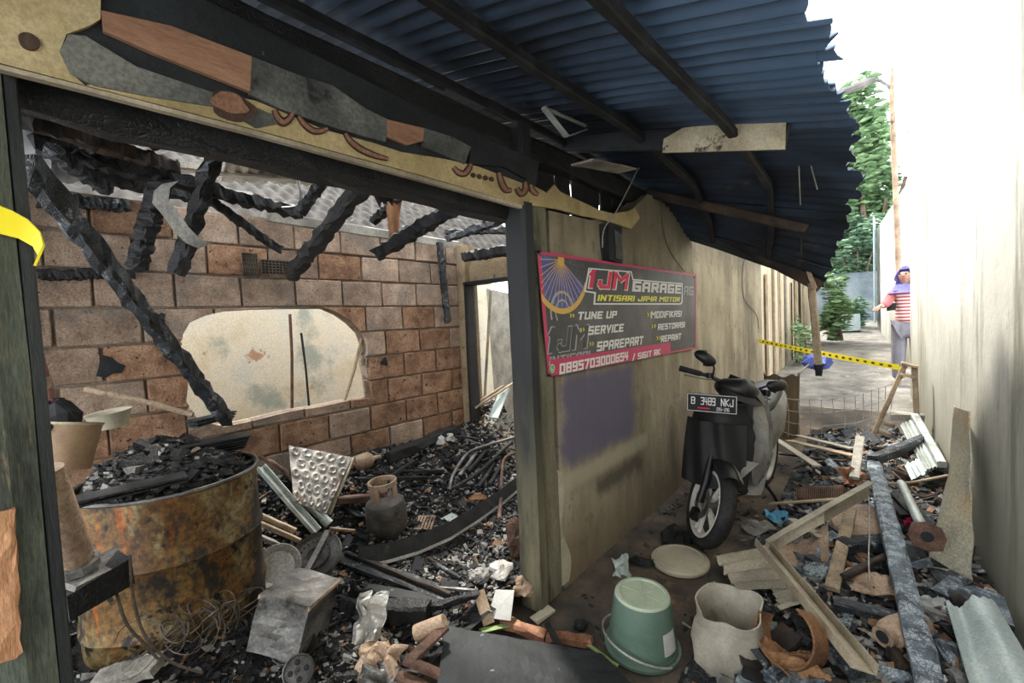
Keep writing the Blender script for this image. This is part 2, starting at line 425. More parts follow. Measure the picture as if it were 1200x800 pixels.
MT['bright_wood'] = mat('split_orange_wood', ['#6a3d22', '#8a5736', '#a07350'], scale=8, rough=.8, layers=[('#3a2416', 6, .62, .74)])
MT['red_pole'] = mat('dusky_red_pole', ['#6f3f3a', '#8c564d'], scale=6, rough=.6)
MT['blue_plastic'] = mat('blue_plastic', ['#2b7fa6', '#3f9cc2'], grit=0.1, scale=6, rough=.5)
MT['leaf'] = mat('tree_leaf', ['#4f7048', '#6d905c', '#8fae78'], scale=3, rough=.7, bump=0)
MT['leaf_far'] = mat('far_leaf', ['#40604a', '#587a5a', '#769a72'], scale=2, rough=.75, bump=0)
MT['bark'] = mat('bark', ['#5a4a3a', '#7a6853'], scale=7, rough=.9)

def soil_mat():
    t = NT('soil'); v = t.obj
    r = ramp(t.t, [hexc(c) for c in ('#2f2a26', '#4d443b', '#6f6252')], [.36, .5, .66]); t.L(t.noise(v, 2.4, 9, .66), r.inputs[0])
    c = t.mix(t.mr(t.noise(v, 5.5, 8, .7), .60, .68), r.outputs[0], hexc('#17171a'))
    c = t.mix(t.mr(t.noise(v, 1.7, 5, .6), .58, .70), c, hexc('#8a7458'))
    t.L(c, t.b.inputs['Base Color']); t.b.inputs['Roughness'].default_value = .9
    t.bump(t.noise(v, 40, 6, .7), .6, .012); return t.m
MT['soil'] = soil_mat()
MT['ashbed'] = mat('ash_bed', ['#0c0c0e', '#1b1b1d', '#3a3a3a'], scale=9, rough=.9, bump=1.0, bscale=60, dist=.02, layers=[('#8d8a84', 24, .63, .70), ('#4b3a2c', 6, .64, .74)])
MT['rubblebed'] = mat('rubble_bed', ['#1c1d1f', '#383a3c', '#6a6a67'], scale=7, rough=.9, bump=1.0, bscale=50, dist=.02, layers=[('#a6a39b', 16, .60, .70), ('#6a523c', 5, .60, .72)])
MT['pave'] = mat('grey_paving', ['#5f5b53', '#77726a', '#8b867d'], scale=3, rough=.9, bump=.6, bscale=18, dist=.02, layers=[('#4a463f', 5, .56, .70), ('#a6a195', 9, .60, .68)])

# ------------------------------------------------------------------ ground
def ground_fn(x0, x1, y0, y1):
    def fn(u, v):
        x = x0+(x1-x0)*u; y = y0+(y1-y0)*v
        return (x, y, ground(x, y) + noise.noise(Vector((x*1.7, y*1.7, 0)))*0.012 - 0.012)
    return fn
mb = MB(); mb.surf(ground_fn(-6.5, 2.2, -2.5, 6.6), 60, 70); struct('floor', mb, MT['soil'], smooth=True)
mb = MB(); mb.surf(ground_fn(-6.5, 2.2, 6.6, 30), 30, 80); struct('floor_alley', mb, MT['pave'], smooth=True)

def strip_bed(x0, x1, y0, y1, nu, nv, lift=0.0):
    def fn(u, v):
        x = x0+(x1-x0)*u; y = y0+(y1-y0)*v
        e = min(u, 1-u, v, 1-v)*14
        h = heap(x, y) + noise.noise(Vector((x*14, y*14, 2)))*0.016
        return (x, y, max(ground(x, y)-0.03, h - 0.10*max(0, 1-e)) if lift == 0 else h)
    return fn
mb = MB(); mb.surf(strip_bed(XB+.01, XW-.07, -.6, YC-.02, 90, 130, 1), 90, 130)
solo('ash_bed', mb, MT['ashbed'], 'black bed of ash and charred rubble covering the workshop floor', 'ash', smooth=True, kind='stuff')
mb = MB(); mb.surf(strip_bed(-.72, .30, .95, 6.0, 60, 150), 60, 150)
solo('rubble_bed', mb, MT['rubblebed'], 'grey bed of ash and rubble heaped along the alley', 'rubble', smooth=True, kind='stuff')

# ------------------------------------------------------------------ block wall with the broken opening
HOLE_PX = [(214, 392), (222, 378), (240, 370), (266, 364), (300, 362), (345, 361), (384, 361), (400, 368), (414, 378), (426, 390),
           (431, 405), (430, 425), (434, 445), (437, 466), (405, 470), (372, 477), (340, 482), (300, 492), (262, 500), (232, 492), (218, 470), (221, 440), (213, 415)]
hole = [(p.y, p.z) for p in (onX(x, y, XB) for x, y in HOLE_PX)]
hm = MB(); hm.prism(hole, 0.6, Matrix(((0, 0, 1, XB-.3), (1, 0, 0, 0), (0, 1, 0, 0), (0, 0, 0, 1))))
cutter = link('cutter', hm.mesh('cutter', [MT['mortar']]))
def carve(me):
    o = link('carve_tmp', me); m = o.modifiers.new('b', 'BOOLEAN'); m.object = cutter; m.operation = 'DIFFERENCE'; m.solver = 'EXACT'
    dg = bpy.context.evaluated_depsgraph_get(); out = bpy.data.meshes.new_from_object(o.evaluated_get(dg))
    bpy.data.objects.remove(o); return out
Y0W, Y1W, ZT = -0.9, 3.0, 2.24
mb = MB(); mb.box((XB-.075, (Y0W+Y1W)/2, ZT/2), (.10, Y1W-Y0W, ZT-.03))
core = carve(mb.mesh('wall_back', [MT['mortar']]))
wall_back = link('wall_back', core); wall_back['kind'] = 'structure'; ORG['wall_back'] = Vector()
hy = [h[0] for h in hole]; hz = [h[1] for h in hole]
bl, bh, g = 0.35, 0.2, 0.012
rr = random.Random(3)
for row in range(0, 12):
    z0 = 0.02+row*bh; z1 = min(z0+bh, ZT)
    if z1-z0 < .05: continue
    y = 0.555 - 5*bl + (0 if row % 2 else bl/2) - .02*rr.random()
    while y < Y1W:
        a, b = max(y, Y0W), min(y+bl, Y1W)
        if b-a > .06:
            dx = rr.uniform(-.004, .007)
            m = MB(); sx = .10
            m.box((XB-sx/2-.018+dx+.02, (a+b)/2, (z0+z1)/2), (sx, b-a-g, z1-z0-g), jit=.004)
            rusty = (rr.random() < (.45 if z0 < 1.3 else .12)) or (z0 < 1.2 and a > 1.6 and rr.random() < .75)
            mm = MT['block_rust'] if rusty else MT['block']
            me = m.mesh('brick', [mm], None)
            bmb = bmesh.new(); bmb.from_mesh(me); bmesh.ops.bevel(bmb, geom=list(bmb.edges), offset=.006, segments=1, affect='EDGES'); bmb.to_mesh(me); bmb.free()
            if a < max(hy)+.01 and b > min(hy)-.01 and z0 < max(hz)+.01 and z1 > min(hz)-.01:
                me = carve(me)
                if len(me.polygons) == 0: y += bl; continue
            link('brick', me, wall_back)
        y += bl
bpy.data.objects.remove(cutter)
# grey ring beam on top, vent grilles
m = MB(); m.beam((XB-.05, 1.25, 2.23), (XB-.05, 3.0, 2.21), .12, .09, seg=8, jit=.03); struct('ring_beam', m, MT['ring'], wall_back)
def vent(px0, py0, px1, py1):
    a = onX(px0, py0, XB+.02); b = onX(px1, py1, XB+.02)
    m = MB(); m.box((XB+.008, (a.y+b.y)/2, (a.z+b.z)/2), (.012, b.y-a.y, a.z-b.z)); v = struct('vent_recess', m, MT['soot'], wall_back)
    m = MB()
    for i in range(9):
        y = a.y+(b.y-a.y)*i/8; m.beam((XB+.018, y, b.z), (XB+.018, y, a.z), .005, .006)
    for i in range(6):
        z = b.z+(a.z-b.z)*i/5; m.beam((XB+.018, a.y, z), (XB+.018, b.y, z), .005, .006)
    struct('vent_grille', m, MT['wire'], v)
vent(284, 296, 303, 324); vent(306, 304, 340, 322)
# soot-darkened knocked out holes
for (px, py, r) in ((187, 373, .03), (450, 424, .035), (128, 430, .055)):
    p = onX(px, py, XB+.005); m = MB()
    m.lathe([(0, 0), (r*.6, .001), (r, .0)], 10, frame(p+Vector((.006, 0, 0)), (0, 1, 0), (1, 0, 0)), wob=lambda a, z, t: (a*(1+.3*math.sin(3*t+px)), z))
    struct('broken_hole', m, MT['soot'], wall_back)
# plastered corner column at the left end and at the right end
m = MB(); m.beam((XB+.06, -.02, 0), (XB+.06, -.02, 2.3), .16, .12, up=(1, 0, 0), seg=14, jit=.05); struct('trim_1', m, MT['plaster_pale'])
m = MB(); m.beam((XB+.05, 2.99, 0), (XB+.05, 2.99, 2.2), .08, .12, up=(1, 0, 0), seg=14, jit=.04); struct('trim_2', m, MT['plaster_warm'])

# pale neighbour wall outside the opening, with two sticks leaning on it
m = MB(); m.box((XB-1.0, 1.2, 1.1), (.12, 6.5, 2.2)); struct('wall_neighbour', m, MT['plaster_pale'])
for i, (a, b, r, lab) in enumerate((((340, 368), (341, 462), .012, 'rusty upright rod behind the broken opening in the block wall'),
                       ((353, 390), (361, 474), .010, 'thin black rod leaning behind the broken wall opening'),
                       ((424, 396), (404, 468), .012, 'split brown stick leaning in the right edge of the broken wall opening'))):
    X = XB-.5 if i < 2 else XB-.06
    p, q = onX(*a, X), onX(*b, X)
    m = MB(); q2 = q+(q-p).normalized()*((q.z/abs((q-p).normalized().z)) if i < 2 else .06); m.tube([q2, q.lerp(p, .5)+Vector((0, .01, 0)), p], r, 6, jit=.15)
    solo('leaning_rod' if i < 2 else 'split_stick', m, MT['rust' if i == 0 else 'char' if i == 1 else 'wood'], lab, 'stick' if i == 2 else 'rod')

# ------------------------------------------------------------------ cross wall with doorway
dl = onY(552, 400, YC).x; dt = onY(560, 330, YC).z
m = MB()
m.box(((XB-.3+dl)/2, YC+.06, 1.1), (dl-XB+.3, .12, 2.2))
m.box(((dl-1.95)/2, YC+.06, (dt+2.12)/2), (-1.95-dl, .12, 2.12-dt))
m.box(((-1.95+XW-.06)/2, YC+.06, 1.06), (XW-.06+1.95, .12, 2.12))
struct('wall_cross', m, MT['plaster_warm'])
m = MB(); m.beam((dl+.02, YC-.01, .4), (dl+.02, YC-.01, dt), .03, .13, up=(0, 1, 0), seg=6, jit=.1); m.beam((dl, YC-.01, dt-.012), (-1.95, YC-.01, dt-.012), .13, .035, seg=6, jit=.1)
struct('door_1', m, MT['char'])
# bright yard wall beyond the doorway
m = MB(); m.box((-3.9, 7.6, 1.3), (4.5, .12, 2.6)); struct('wall_yard', m, MT['plaster_pale'])

# ------------------------------------------------------------------ shop-front wall (grey plaster)
def grey_wall():
    t = NT('grey_plaster'); v = t.obj
    sp = t.N('ShaderNodeSeparateXYZ'); t.L(v, sp.inputs[0]); Y, Z = sp.outputs[1], sp.outputs[2]
    n1 = t.noise(v, 1.6, 8, .65); nd = t.noise(v, 3.0, 6, .6); nv = t.noise(v, 2.6, 8, .7, (1, 1, .22)); nf = t.noise(v, 9, 8, .7)
    r = ramp(t.t, [hexc(c) for c in ('#7a6f5c', '#8f846e', '#a0957e')], [.36, .5, .66]); t.L(n1, r.inputs[0]); c = r.outputs[0]
    c = t.mix(t.math('MULTIPLY', t.mr(nv, .5, .62), .6), c, hexc('#b0a78f'))
    c = t.mix(t.math('MULTIPLY', t.mr(nv, .47, .32), .75), c, hexc('#544c3d'))
    c = t.mix(t.math('MULTIPLY', t.mr(nf, .56, .66), .45), c, hexc('#4f483b'))
    c = t.mix(t.math('MULTIPLY', t.mr(t.noise(v, 45, 5, .7), .58, .70), .5), c, hexc('#3f3a30'))
    def box(y0, y1, z0, z1, e=.06, dn=.16):
        yy = t.math('ADD', Y, t.math('MULTIPLY', t.math('SUBTRACT', nd, .5), dn*2)); zz = t.math('ADD', Z, t.math('MULTIPLY', t.math('SUBTRACT', nf, .5), dn))
        k = t.math('MULTIPLY', t.mr(yy, y0-e, y0+e), t.mr(yy, y1+e, y1-e))
        return t.math('MULTIPLY', k, t.math('MULTIPLY', t.mr(zz, z0-e, z0+e), t.mr(zz, z1+e, z1-e)))
    c = t.mix(t.math('MULTIPLY', box(1.98, 2.85, .62, 1.13), .9), c, hexc('#5c566c'))
    c = t.mix(t.math('MULTIPLY', box(1.95, 3.05, .50, .60, .03, .05), .7), c, hexc('#a89f88'))
    c = t.mix(t.math('MULTIPLY', box(2.3, 2.95, .36, .48, .05), .8), c, hexc('#3f3a34'))
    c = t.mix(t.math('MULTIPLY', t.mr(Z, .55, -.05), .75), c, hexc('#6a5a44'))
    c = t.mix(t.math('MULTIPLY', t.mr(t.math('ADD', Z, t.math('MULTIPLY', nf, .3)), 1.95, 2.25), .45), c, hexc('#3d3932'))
    t.L(c, t.b.inputs['Base Color']); t.b.inputs['Roughness'].default_value = .9
    t.bump(t.math('ADD', t.noise(v, 22, 6, .65), n1), .35, .012); return t.m
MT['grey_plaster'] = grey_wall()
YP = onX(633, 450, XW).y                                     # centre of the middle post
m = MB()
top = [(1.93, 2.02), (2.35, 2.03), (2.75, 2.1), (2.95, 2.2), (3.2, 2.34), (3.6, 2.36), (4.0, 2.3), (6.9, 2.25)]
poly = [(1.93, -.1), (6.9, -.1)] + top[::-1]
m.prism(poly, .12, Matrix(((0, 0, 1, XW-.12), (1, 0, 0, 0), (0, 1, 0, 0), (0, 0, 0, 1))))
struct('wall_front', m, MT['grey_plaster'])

# posts
def post(name, y, w, h, mt, lab, edge=None):
    t = thing(name, (XW-.03, y, 0), lab, 'post')
    m = MB(); m.beam((XW-.03, y, 0), (XW-.03, y, h), .10, w, up=(0, 1, 0), seg=10, jit=.015); part('shaft', m, mt, t)
    return t
pl = post('wooden_post', -.085, .26, 2.3, MT['green_post'], 'green painted wooden post with a bare orange strip, yellow tape tied round it')
pa, pb = onX(2, 600, XW+.024), onX(10, 772, XW+.024); m = MB(); m.beam(pb, pa, .006, .035, up=(0, 1, 0), seg=9, jit=.5); part('bare_patch', m, MT['orange_wood'], pl)
m = MB(); m.beam((XW-.03, .056, .0), (XW-.03, .056, 2.0), .07, .024, up=(0, 1, 0), seg=6, jit=.03); part('stop_bead', m, MT['green_wood'], pl)
MT['olive_post'] = mat('olive_post', ['#4c4a3a', '#69654f', '#7f7860'], scale=3, stretch=(3, 3, .4), rough=.75, layers=[('#2c2b24', 3, .55, .68, (2, 2, .4)), ('#94886a', 6, .60, .70, (3, 3, .4))])
def jamb_mat():
    t = NT('sooty_jamb'); v = t.obj; sp = t.N('ShaderNodeSeparateXYZ'); t.L(v, sp.inputs[0])
    n = t.noise(v, 4, 8, .7, (3, 3, .5)); r = ramp(t.t, [hexc(c) for c in ('#3c3b2f', '#5d5945', '#777058')], [.36, .5, .66]); t.L(n, r.inputs[0])
    k = t.mr(t.math('ADD', sp.outputs[2], t.math('MULTIPLY', t.math('SUBTRACT', n, .5), 1.6)), .45, 1.15)
    c = t.mix(k, r.outputs[0], t.mix(n, hexc('#0c0e0f'), hexc('#23282a'))); t.L(c, t.b.inputs['Base Color']); t.b.inputs['Roughness'].default_value = .65
    t.bump(n, .3, .006); return t.m
MT['sooty_jamb'] = jamb_mat()
pm = post('wooden_post', YP+.035, .14, 2.02, MT['olive_post'], 'weathered olive post at the corner of the grey wall under the painted lintel')
m = MB(); m.beam((XW-.03, YP-.078, 0), (XW-.03, YP-.078, 2.02), .13, .085, up=(0, 1, 0), seg=10, jit=.02); part('door_jamb', m, MT['sooty_jamb'], pm, label='jamb sooted black over weathered olive wood')
m = MB(); m.beam((XW-.05, YP-.02, 2.0), (XW-.05, YP-.02, 2.42), .09, .10, up=(0, 1, 0), seg=4, jit=.05); part('post_head', m, MT['char'], pm)
def peel(u, v):
    y = YP+.105+.05*u*(1+.6*math.sin(v*9))*(.6+.7*(1-v)); return (XW+.012, y, .02+.62*v)
m = MB(); m.surf(peel, 3, 14, thick=.02); part('broken_plaster_edge', m, MT['lid'], pm)

# ------------------------------------------------------------------ lintel: yellow painted fascia with scrolls, boards above
lt = thing('lintel_board', (XW, .9, 2.0), 'long yellow painted lintel board with brown scrolls, half burnt, over the workshop opening', 'beam')
def wallpt(px, py, off=0.0): p = onX(px, py, XW+.03+off); return p
def strip_poly(name, pts, mt, off, thick=.014):
    P = [onX(x, y, XW+.03+off) for x, y in pts]
    m = MB(); m.prism([(p.y, p.z) for p in P], thick, Matrix(((0, 0, 1, XW+.03+off-thick), (1, 0, 0, 0), (0, 1, 0, 0), (0, 0, 0, 1))))
    return part(name, m, mt, lt)
strip_poly('yellow_board', [(-60, 58), (100, 100), (300, 152), (500, 207), (612, 240), (640, 243), (632, 222), (560, 195), (520, 186), (470, 178), (440, 168), (380, 152), (300, 118), (190, 96), (150, 92), (100, 100), (82, 85), (70, 60), (78, 40), (105, 30), (118, 22), (118, -40), (-60, -90)], MT['yellow'], .0)
strip_poly('scorched_patch', [(70, 60), (82, 86), (110, 100), (170, 112), (220, 120), (260, 126), (300, 150), (340, 142), (280, 118), (225, 100), (160, 78), (100, 42), (80, 40)], MT['grey_char'], .004)
strip_poly('gap_shade_board', [(-60, -95), (-60, 50), (100, 95), (300, 147), (450, 190), (560, 222), (625, 236), (632, 190), (520, 140), (420, 90), (300, 30), (120, -60), (0, -90)], MT['soot_board'], -.012, .02)  # dark sheet added behind the boards, standing for the shaded interior
strip_poly('bare_wood_board', [(119, 12), (122, 36), (180, 62), (293, 107), (295, 66), (200, 30)], MT['ply'], .006)
strip_poly('grey_board', [(295, 66), (293, 110), (330, 128), (400, 152), (452, 166), (455, 140), (430, 128), (390, 100), (350, 88)], MT['grey_char'], .005)
strip_poly('bare_wood_patch', [(454, 140), (454, 160), (478, 170), (496, 165), (497, 150)], MT['ply'], .008)
strip_poly('dark_board', [(497, 150), (496, 172), (545, 192), (552, 172), (530, 160)], MT['grey_char'], .006)
strip_poly('dark_board', [(552, 172), (550, 192), (590, 195), (618, 210), (615, 192), (590, 182)], MT['soot_board'], .006)
strip_poly('edge_bead', [(-60, 60), (100, 101), (300, 153), (500, 208), (612, 240), (612, 244), (500, 213), (300, 158), (100, 106), (-60, 66)], MT['tan_metal'], .004, .02)
# knots and painted scrolls
def blob(name, cx, cy, rx, ry, mt, off=.006, k=.18):
    pts = [(cx+rx*math.cos(a)*(1+k*math.sin(3*a+cx)), cy+ry*math.sin(a)+(rx*math.cos(a))*.27) for a in [i*math.pi/9 for i in range(18)]]
    return strip_poly(name, pts, mt, off, .006)
blob('knot', 34, 48, 13, 10, MT['char_wood'], k=.08)
blob('scroll', 272, 124, 26, 17, MT['scroll']); blob('scroll_fill', 270, 120, 21, 12, MT['scroll_fill'], .012)
def scroll(pts, w0):
    Q = []
    for i in range(len(pts)-1):
        for j in range(4):
            t = j/4; a = pts[max(0, i-1)]; b = pts[i]; c = pts[i+1]; d = pts[min(len(pts)-1, i+2)]
            Q.append(tuple(.5*(2*b[e]+(c[e]-a[e])*t+(2*a[e]-5*b[e]+4*c[e]-d[e])*t*t+(3*b[e]-a[e]-3*c[e]+d[e])*t**3) for e in (0, 1)))
    pts = Q+[pts[-1]]
    n = len(pts); L = []; Rr = []
    for i, (x, y) in enumerate(pts):
        a = pts[max(0, i-1)]; b = pts[min(n-1, i+1)]; dx, dy = b[0]-a[0], b[1]-a[1]; l = math.hypot(dx, dy); w = w0*(.55+.45*math.sin(math.pi*(i+.5)/n))
        L.append((x-dy/l*w, y+dx/l*w)); Rr.append((x+dy/l*w, y-dx/l*w))
    strip_poly('scroll', L+Rr[::-1], MT['scroll'], .006, .006)
    L2 = [((3*a[0]+b[0])/4, (3*a[1]+b[1])/4) for a, b in zip(L, Rr)]; R2 = [((a[0]+3*b[0])/4, (a[1]+3*b[1])/4) for a, b in zip(L, Rr)]
    strip_poly('scroll_fill', L2+R2[::-1], MT['scroll_fill'], .009, .006)
scroll([(322, 128), (326, 138), (333, 143), (340, 138), (343, 132)], 5)
scroll([(350, 136), (358, 146), (368, 153), (378, 153), (384, 150)], 4)
scroll([(405, 156), (412, 166), (424, 175), (440, 182), (455, 186)], 4)
scroll([(532, 196), (538, 202), (545, 203), (550, 197), (552, 192)], 4)
scroll([(585, 202), (588, 213), (593, 222), (600, 223)], 4)
scroll([(606, 220), (611, 227), (616, 222), (616, 213)], 4)
scroll([(622, 216), (625, 224), (631, 228)], 3.5)
for k in range(4): blob('bead_dot', 555+k*7.2, 205+k*1.6, 2.6, 2.8, MT['scroll'], k=0)
# ragged yellow remainder past the post
strip_poly('torn_board', [(620, 240), (622, 216), (634, 222), (641, 226), (650, 216), (656, 224), (672, 232), (690, 240), (702, 246), (718, 250), (738, 247), (744, 243), (750, 255), (740, 268), (722, 262), (700, 256), (680, 252), (655, 245)], MT['yellow'], .004)
# soot-black header beam inside the opening
m = MB(); m.beam((XW-.12, -.5, 2.02), (XW-.10, 1.95, 2.0), .10, .11, seg=20, jit=.10)
solo('header_beam', m, MT['char'], 'long charred header beam running behind the yellow lintel board', 'beam')
m = MB(); m.beam((XW-.10, -.6, 2.36), (XW-.10, 6.6, 2.33), .10, .12, seg=30, jit=.10)
solo('wall_plate', m, MT['char'], 'black charred wall plate carrying the overhanging roof', 'beam')

# ------------------------------------------------------------------ overhanging corrugated roof, sagging at its far end
EAVE = [(-2.0, -.17, 2.24), (.9, -.17, 2.23), (1.33, -.16, 2.22), (2.2, -.12, 2.20), (3.1, -.14, 2.13), (3.6, -.24, 1.93), (3.95, -.37, 1.66), (4.1, -.40, 1.60)]
WALLZ = [(-2.0, 2.62), (2.4, 2.60), (3.2, 2.52), (3.8, 2.40), (4.1, 2.36)]
def lerp_tab(tab, y):
    if y <= tab[0][0]: return tab[0][1:]
    for a, b in zip(tab, tab[1:]):
        if y <= b[0]:
            t = (y-a[0])/(b[0]-a[0]); return tuple(p+(q-p)*t for p, q in zip(a[1:], b[1:]))
    return tab[-1][1:]
XI = -2.05
def roofpt(u, y):
    """u 0 at the inner edge, 1 at the eave"""
    ex, ez = lerp_tab(EAVE, y); wz, = lerp_tab(WALLZ, y); wz += .06
    x = XI+(ex-XI)*u
    return Vector((x, y, wz+(ez-wz)*u**1.0 + .02*math.sin(u*3.1)))
canopy = MB(); 
roof = link('canopy_roof', None); ORG['canopy_roof'] = Vector(); roof['kind'] = 'structure'
ys = [-2.0]
while ys[-1] < 4.05: ys.append(ys[-1]+(R.uniform(.17, .26) if ys[-1] > 1.0 else .5))
ys[-1] = 4.1
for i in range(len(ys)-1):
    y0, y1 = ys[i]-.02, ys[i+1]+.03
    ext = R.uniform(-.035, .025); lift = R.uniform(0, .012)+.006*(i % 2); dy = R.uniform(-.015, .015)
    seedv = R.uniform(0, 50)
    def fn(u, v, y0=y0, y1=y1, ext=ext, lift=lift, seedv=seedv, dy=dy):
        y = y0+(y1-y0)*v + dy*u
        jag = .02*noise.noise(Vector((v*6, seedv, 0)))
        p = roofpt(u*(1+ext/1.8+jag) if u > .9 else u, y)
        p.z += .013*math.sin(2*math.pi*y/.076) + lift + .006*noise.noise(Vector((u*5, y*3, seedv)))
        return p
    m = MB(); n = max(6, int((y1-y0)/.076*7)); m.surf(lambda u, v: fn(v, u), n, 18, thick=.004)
    o = struct('roof_sheet', m, MT['zinc_glare_roof'], roof, smooth=True)
# purlins along the alley, and rafters
for u in (.30, .55, .78):
    m = MB(); pts = [roofpt(u, y)+Vector((0, 0, -.045)) for y in [-1.9+k*.25 for k in range(24)]]
    for a, b in zip(pts, pts[1:]): m.beam(a, b+(b-a)*.04, .04, .045, jit=.06)
    struct('purlin', m, MT['soot'], roof)
# tie beam with cream painted end
a, b = onY(662, 168, 2.3), onY(922, 160, 2.3)
m = MB(); m.beam(a, b, .05, .10, seg=8, jit=.04)
tie = solo('tie_beam', m, MT['soot_board'], 'sooty tie beam under the overhanging roof with a cream painted plank', 'beam')
P = [onY(x, y, 2.265) for x, y in ((778, 163), (800, 150), (850, 144), (921, 138), (920, 175), (850, 177), (776, 179))]
m = MB(); m.prism([(p.x, p.z) for p in P], .012, Matrix(((1, 0, 0, 0), (0, 0, 1, 2.262), (0, 1, 0, 0), (0, 0, 0, 1))))
part('cream_plank', m, MT['cream'], tie)
# gable rafter, brown
a, b = Vector((XW-.05, 3.85, 2.34)), onY(962, 336, 4.02)
m = MB(); m.beam(a, b, .05, .09, seg=6, jit=.05); m2 = MB()
solo('gable_rafter', m, MT['char_wood'], 'brown scorched rafter under the sagging far end of the roof', 'beam')
a, b = Vector((XW-.05, 3.3, 2.38)), onY(945, 268, 3.4)
m = MB(); m.beam(a, b, .045, .06, seg=6, jit=.06)
solo('rafter', m, MT['char_wood'], 'thin scorched rafter in the middle of the sagging roof end', 'beam')
# hanging post stub
p0, p1 = onY(940, 298, 3.95), onY(955, 338, 3.95); p2, p3 = onY(951, 332, 3.98), onY(960, 440, 3.98)
t = thing('hanging_post', (p3.x, p3.y, p3.z), 'pale wooden eave post burnt off at its foot, hanging from the roof end', 'post')
m = MB(); m.beam(p2, p2.lerp(p3, .88), .045, .05, seg=6, jit=.05); part('shaft', m, MT['wood'], t)
m = MB(); m.beam(p2.lerp(p3, .86), p3, .045, .05, seg=3, jit=.08, taper=.8); part('charred_foot', m, MT['char'], t)
m = MB(); m.beam(p0, p1, .03, .03, seg=3, jit=.08); part('brace', m, MT['wood'], t)
# strips hanging from the underside
for k, (a, b, Y, w, lab) in enumerate((((936, 190), (938, 240), 2.9, .012, 'thin pale strip hanging straight under the dark roof'),
                                  ((945, 175), (958, 222), 2.9, .010, 'thin pale strip hanging askew under the dark roof'),
                                  ((939, 272), (939, 300), 3.6, .016, 'short brown lath hanging from the roof near the burnt post'))):
    m = MB(); m.beam(onY(*a, Y), onY(*b, Y), w, .006, seg=3, jit=.1); solo('hanging_lath', m, MT['wood_grey' if k < 2 else 'char_wood'], lab, 'lath')
# white-edged metal bracket near the post head
a, b, c = onX(637, 126, XW+.1), onX(664, 160, XW+.1), onX(692, 150, XW+.1)
m = MB(); m.beam(a, b, .03, .008, seg=3, jit=.15); m.beam(a, c, .02, .008, seg=3, jit=.15); m.beam(b, c, .006, .006, seg=2, jit=.2)
solo('metal_bracket', m, MT['galv'], 'bent ash-white metal bracket hanging above the middle post', 'bracket')
# pieces of torn sheet near the wall head, with the two wires
m = MB(); a, b = onX(682, 190, XW+.2), onX(735, 200, XW+.12); m.beam(a, b, .12, .01, seg=5, jit=.2)
solo('torn_sheet', m, MT['roof_pale'], 'torn grey sheet fragment above the ragged yellow board', 'sheet')
def pxtube(name, pts, X, r, mt, lab, cat='wire', n=5):
    m = MB(); P = [onX(x, y, X) for x, y in pts]
    Q = []
    for i in range(len(P)-1):
        for k in range(4):
            t = k/4; p0 = P[max(0, i-1)]; p1 = P[i]; p2 = P[i+1]; p3 = P[min(len(P)-1, i+2)]
            Q.append(.5*((2*p1)+(p2-p0)*t+(2*p0-5*p1+4*p2-p3)*t*t+(3*p1-p0-3*p2+p3)*t**3))
    Q.append(P[-1]); m.tube(Q, r, n); return solo(name, m, mt, lab, cat)
pxtube('loose_wire', [(757, 193), (748, 198), (738, 218), (722, 248), (708, 268), (706, 290)], XW+.06, .004, MT['wire_pale'], 'pale twisted wire dropping across the torn yellow board', 'wire')
pxtube('hanging_wire', [(772, 206), (774, 230), (776, 262), (783, 290), (797, 312), (803, 318)], XW+.012, .0035, MT['wire'], 'dark wire hanging down the grey wall to the banner edge', 'wire')
pxtube('hanging_wire', [(874, 298), (870, 320), (872, 350), (886, 368), (889, 385)], XW+.012, .004, MT['black'], 'black cable looping down the far end of the grey wall', 'wire')
# burnt meter box melted on the wall above the banner
p = onX(716, 286, XW+.03); 
m = MB(); m.box(p, (.07, .17, .22), jit=.012); mb2 = solo('melted_meter', m, MT['soot'], 'sooty melted box fixed on the grey wall above the banner', 'box')
m = MB(); m.box(p+Vector((.036, .03, -.01)), (.006, .09, .17), jit=.006); part('blistered_cover', m, MT['grey_char'], mb2)

# charred boarding between the wall head and the wall plate
rg = random.Random(8)
cb = thing('charred_boarding', (XW-.14, 2.4, 1.98), 'charred upright boarding above the grey wall behind the torn yellow board', 'boarding')
for k in range(9):
    y = 1.78+.17*k; m = MB(); m.beam((XW-.14, y, 1.98+rg.uniform(0, .1)), (XW-.14, y+rg.uniform(-.03, .03), 2.42), .16, .014, up=(1, 0, 0), seg=4, jit=.3)
    part('board', m, MT['char'], cb)

# ------------------------------------------------------------------ white wall on the other side of the alley
def white_wall():
    t = NT('stained_white_plaster'); v = t.obj
    sp = t.N('ShaderNodeSeparateXYZ'); t.L(v, sp.inputs[0]); Z = sp.outputs[2]
    n1 = t.noise(v, 1.3, 8, .65); nv = t.noise(v, 2.2, 8, .7, (1, 1, .14)); nf = t.noise(v, 8, 8, .7, (1, 1, .5))
    r = ramp(t.t, [hexc(c) for c in ('#b5b1a4', '#cbc8bc', '#d6d3c8')], [.34, .5, .64]); t.L(n1, r.inputs[0]); c = r.outputs[0]
    c = t.mix(t.math('MULTIPLY', t.mr(nv, .50, .66), .85), c, hexc('#6c6a58'))
    c = t.mix(t.math('MULTIPLY', t.mr(nf, .60, .70), .5), c, hexc('#6c6a58'))
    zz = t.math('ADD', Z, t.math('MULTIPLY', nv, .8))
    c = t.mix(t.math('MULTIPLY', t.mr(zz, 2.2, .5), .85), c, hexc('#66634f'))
    t.L(c, t.b.inputs['Base Color']); t.b.inputs['Roughness'].default_value = .9
    t.bump(t.noise(v, 16, 6, .65), .35, .012); return t.m
MT['white_plaster'] = white_wall()
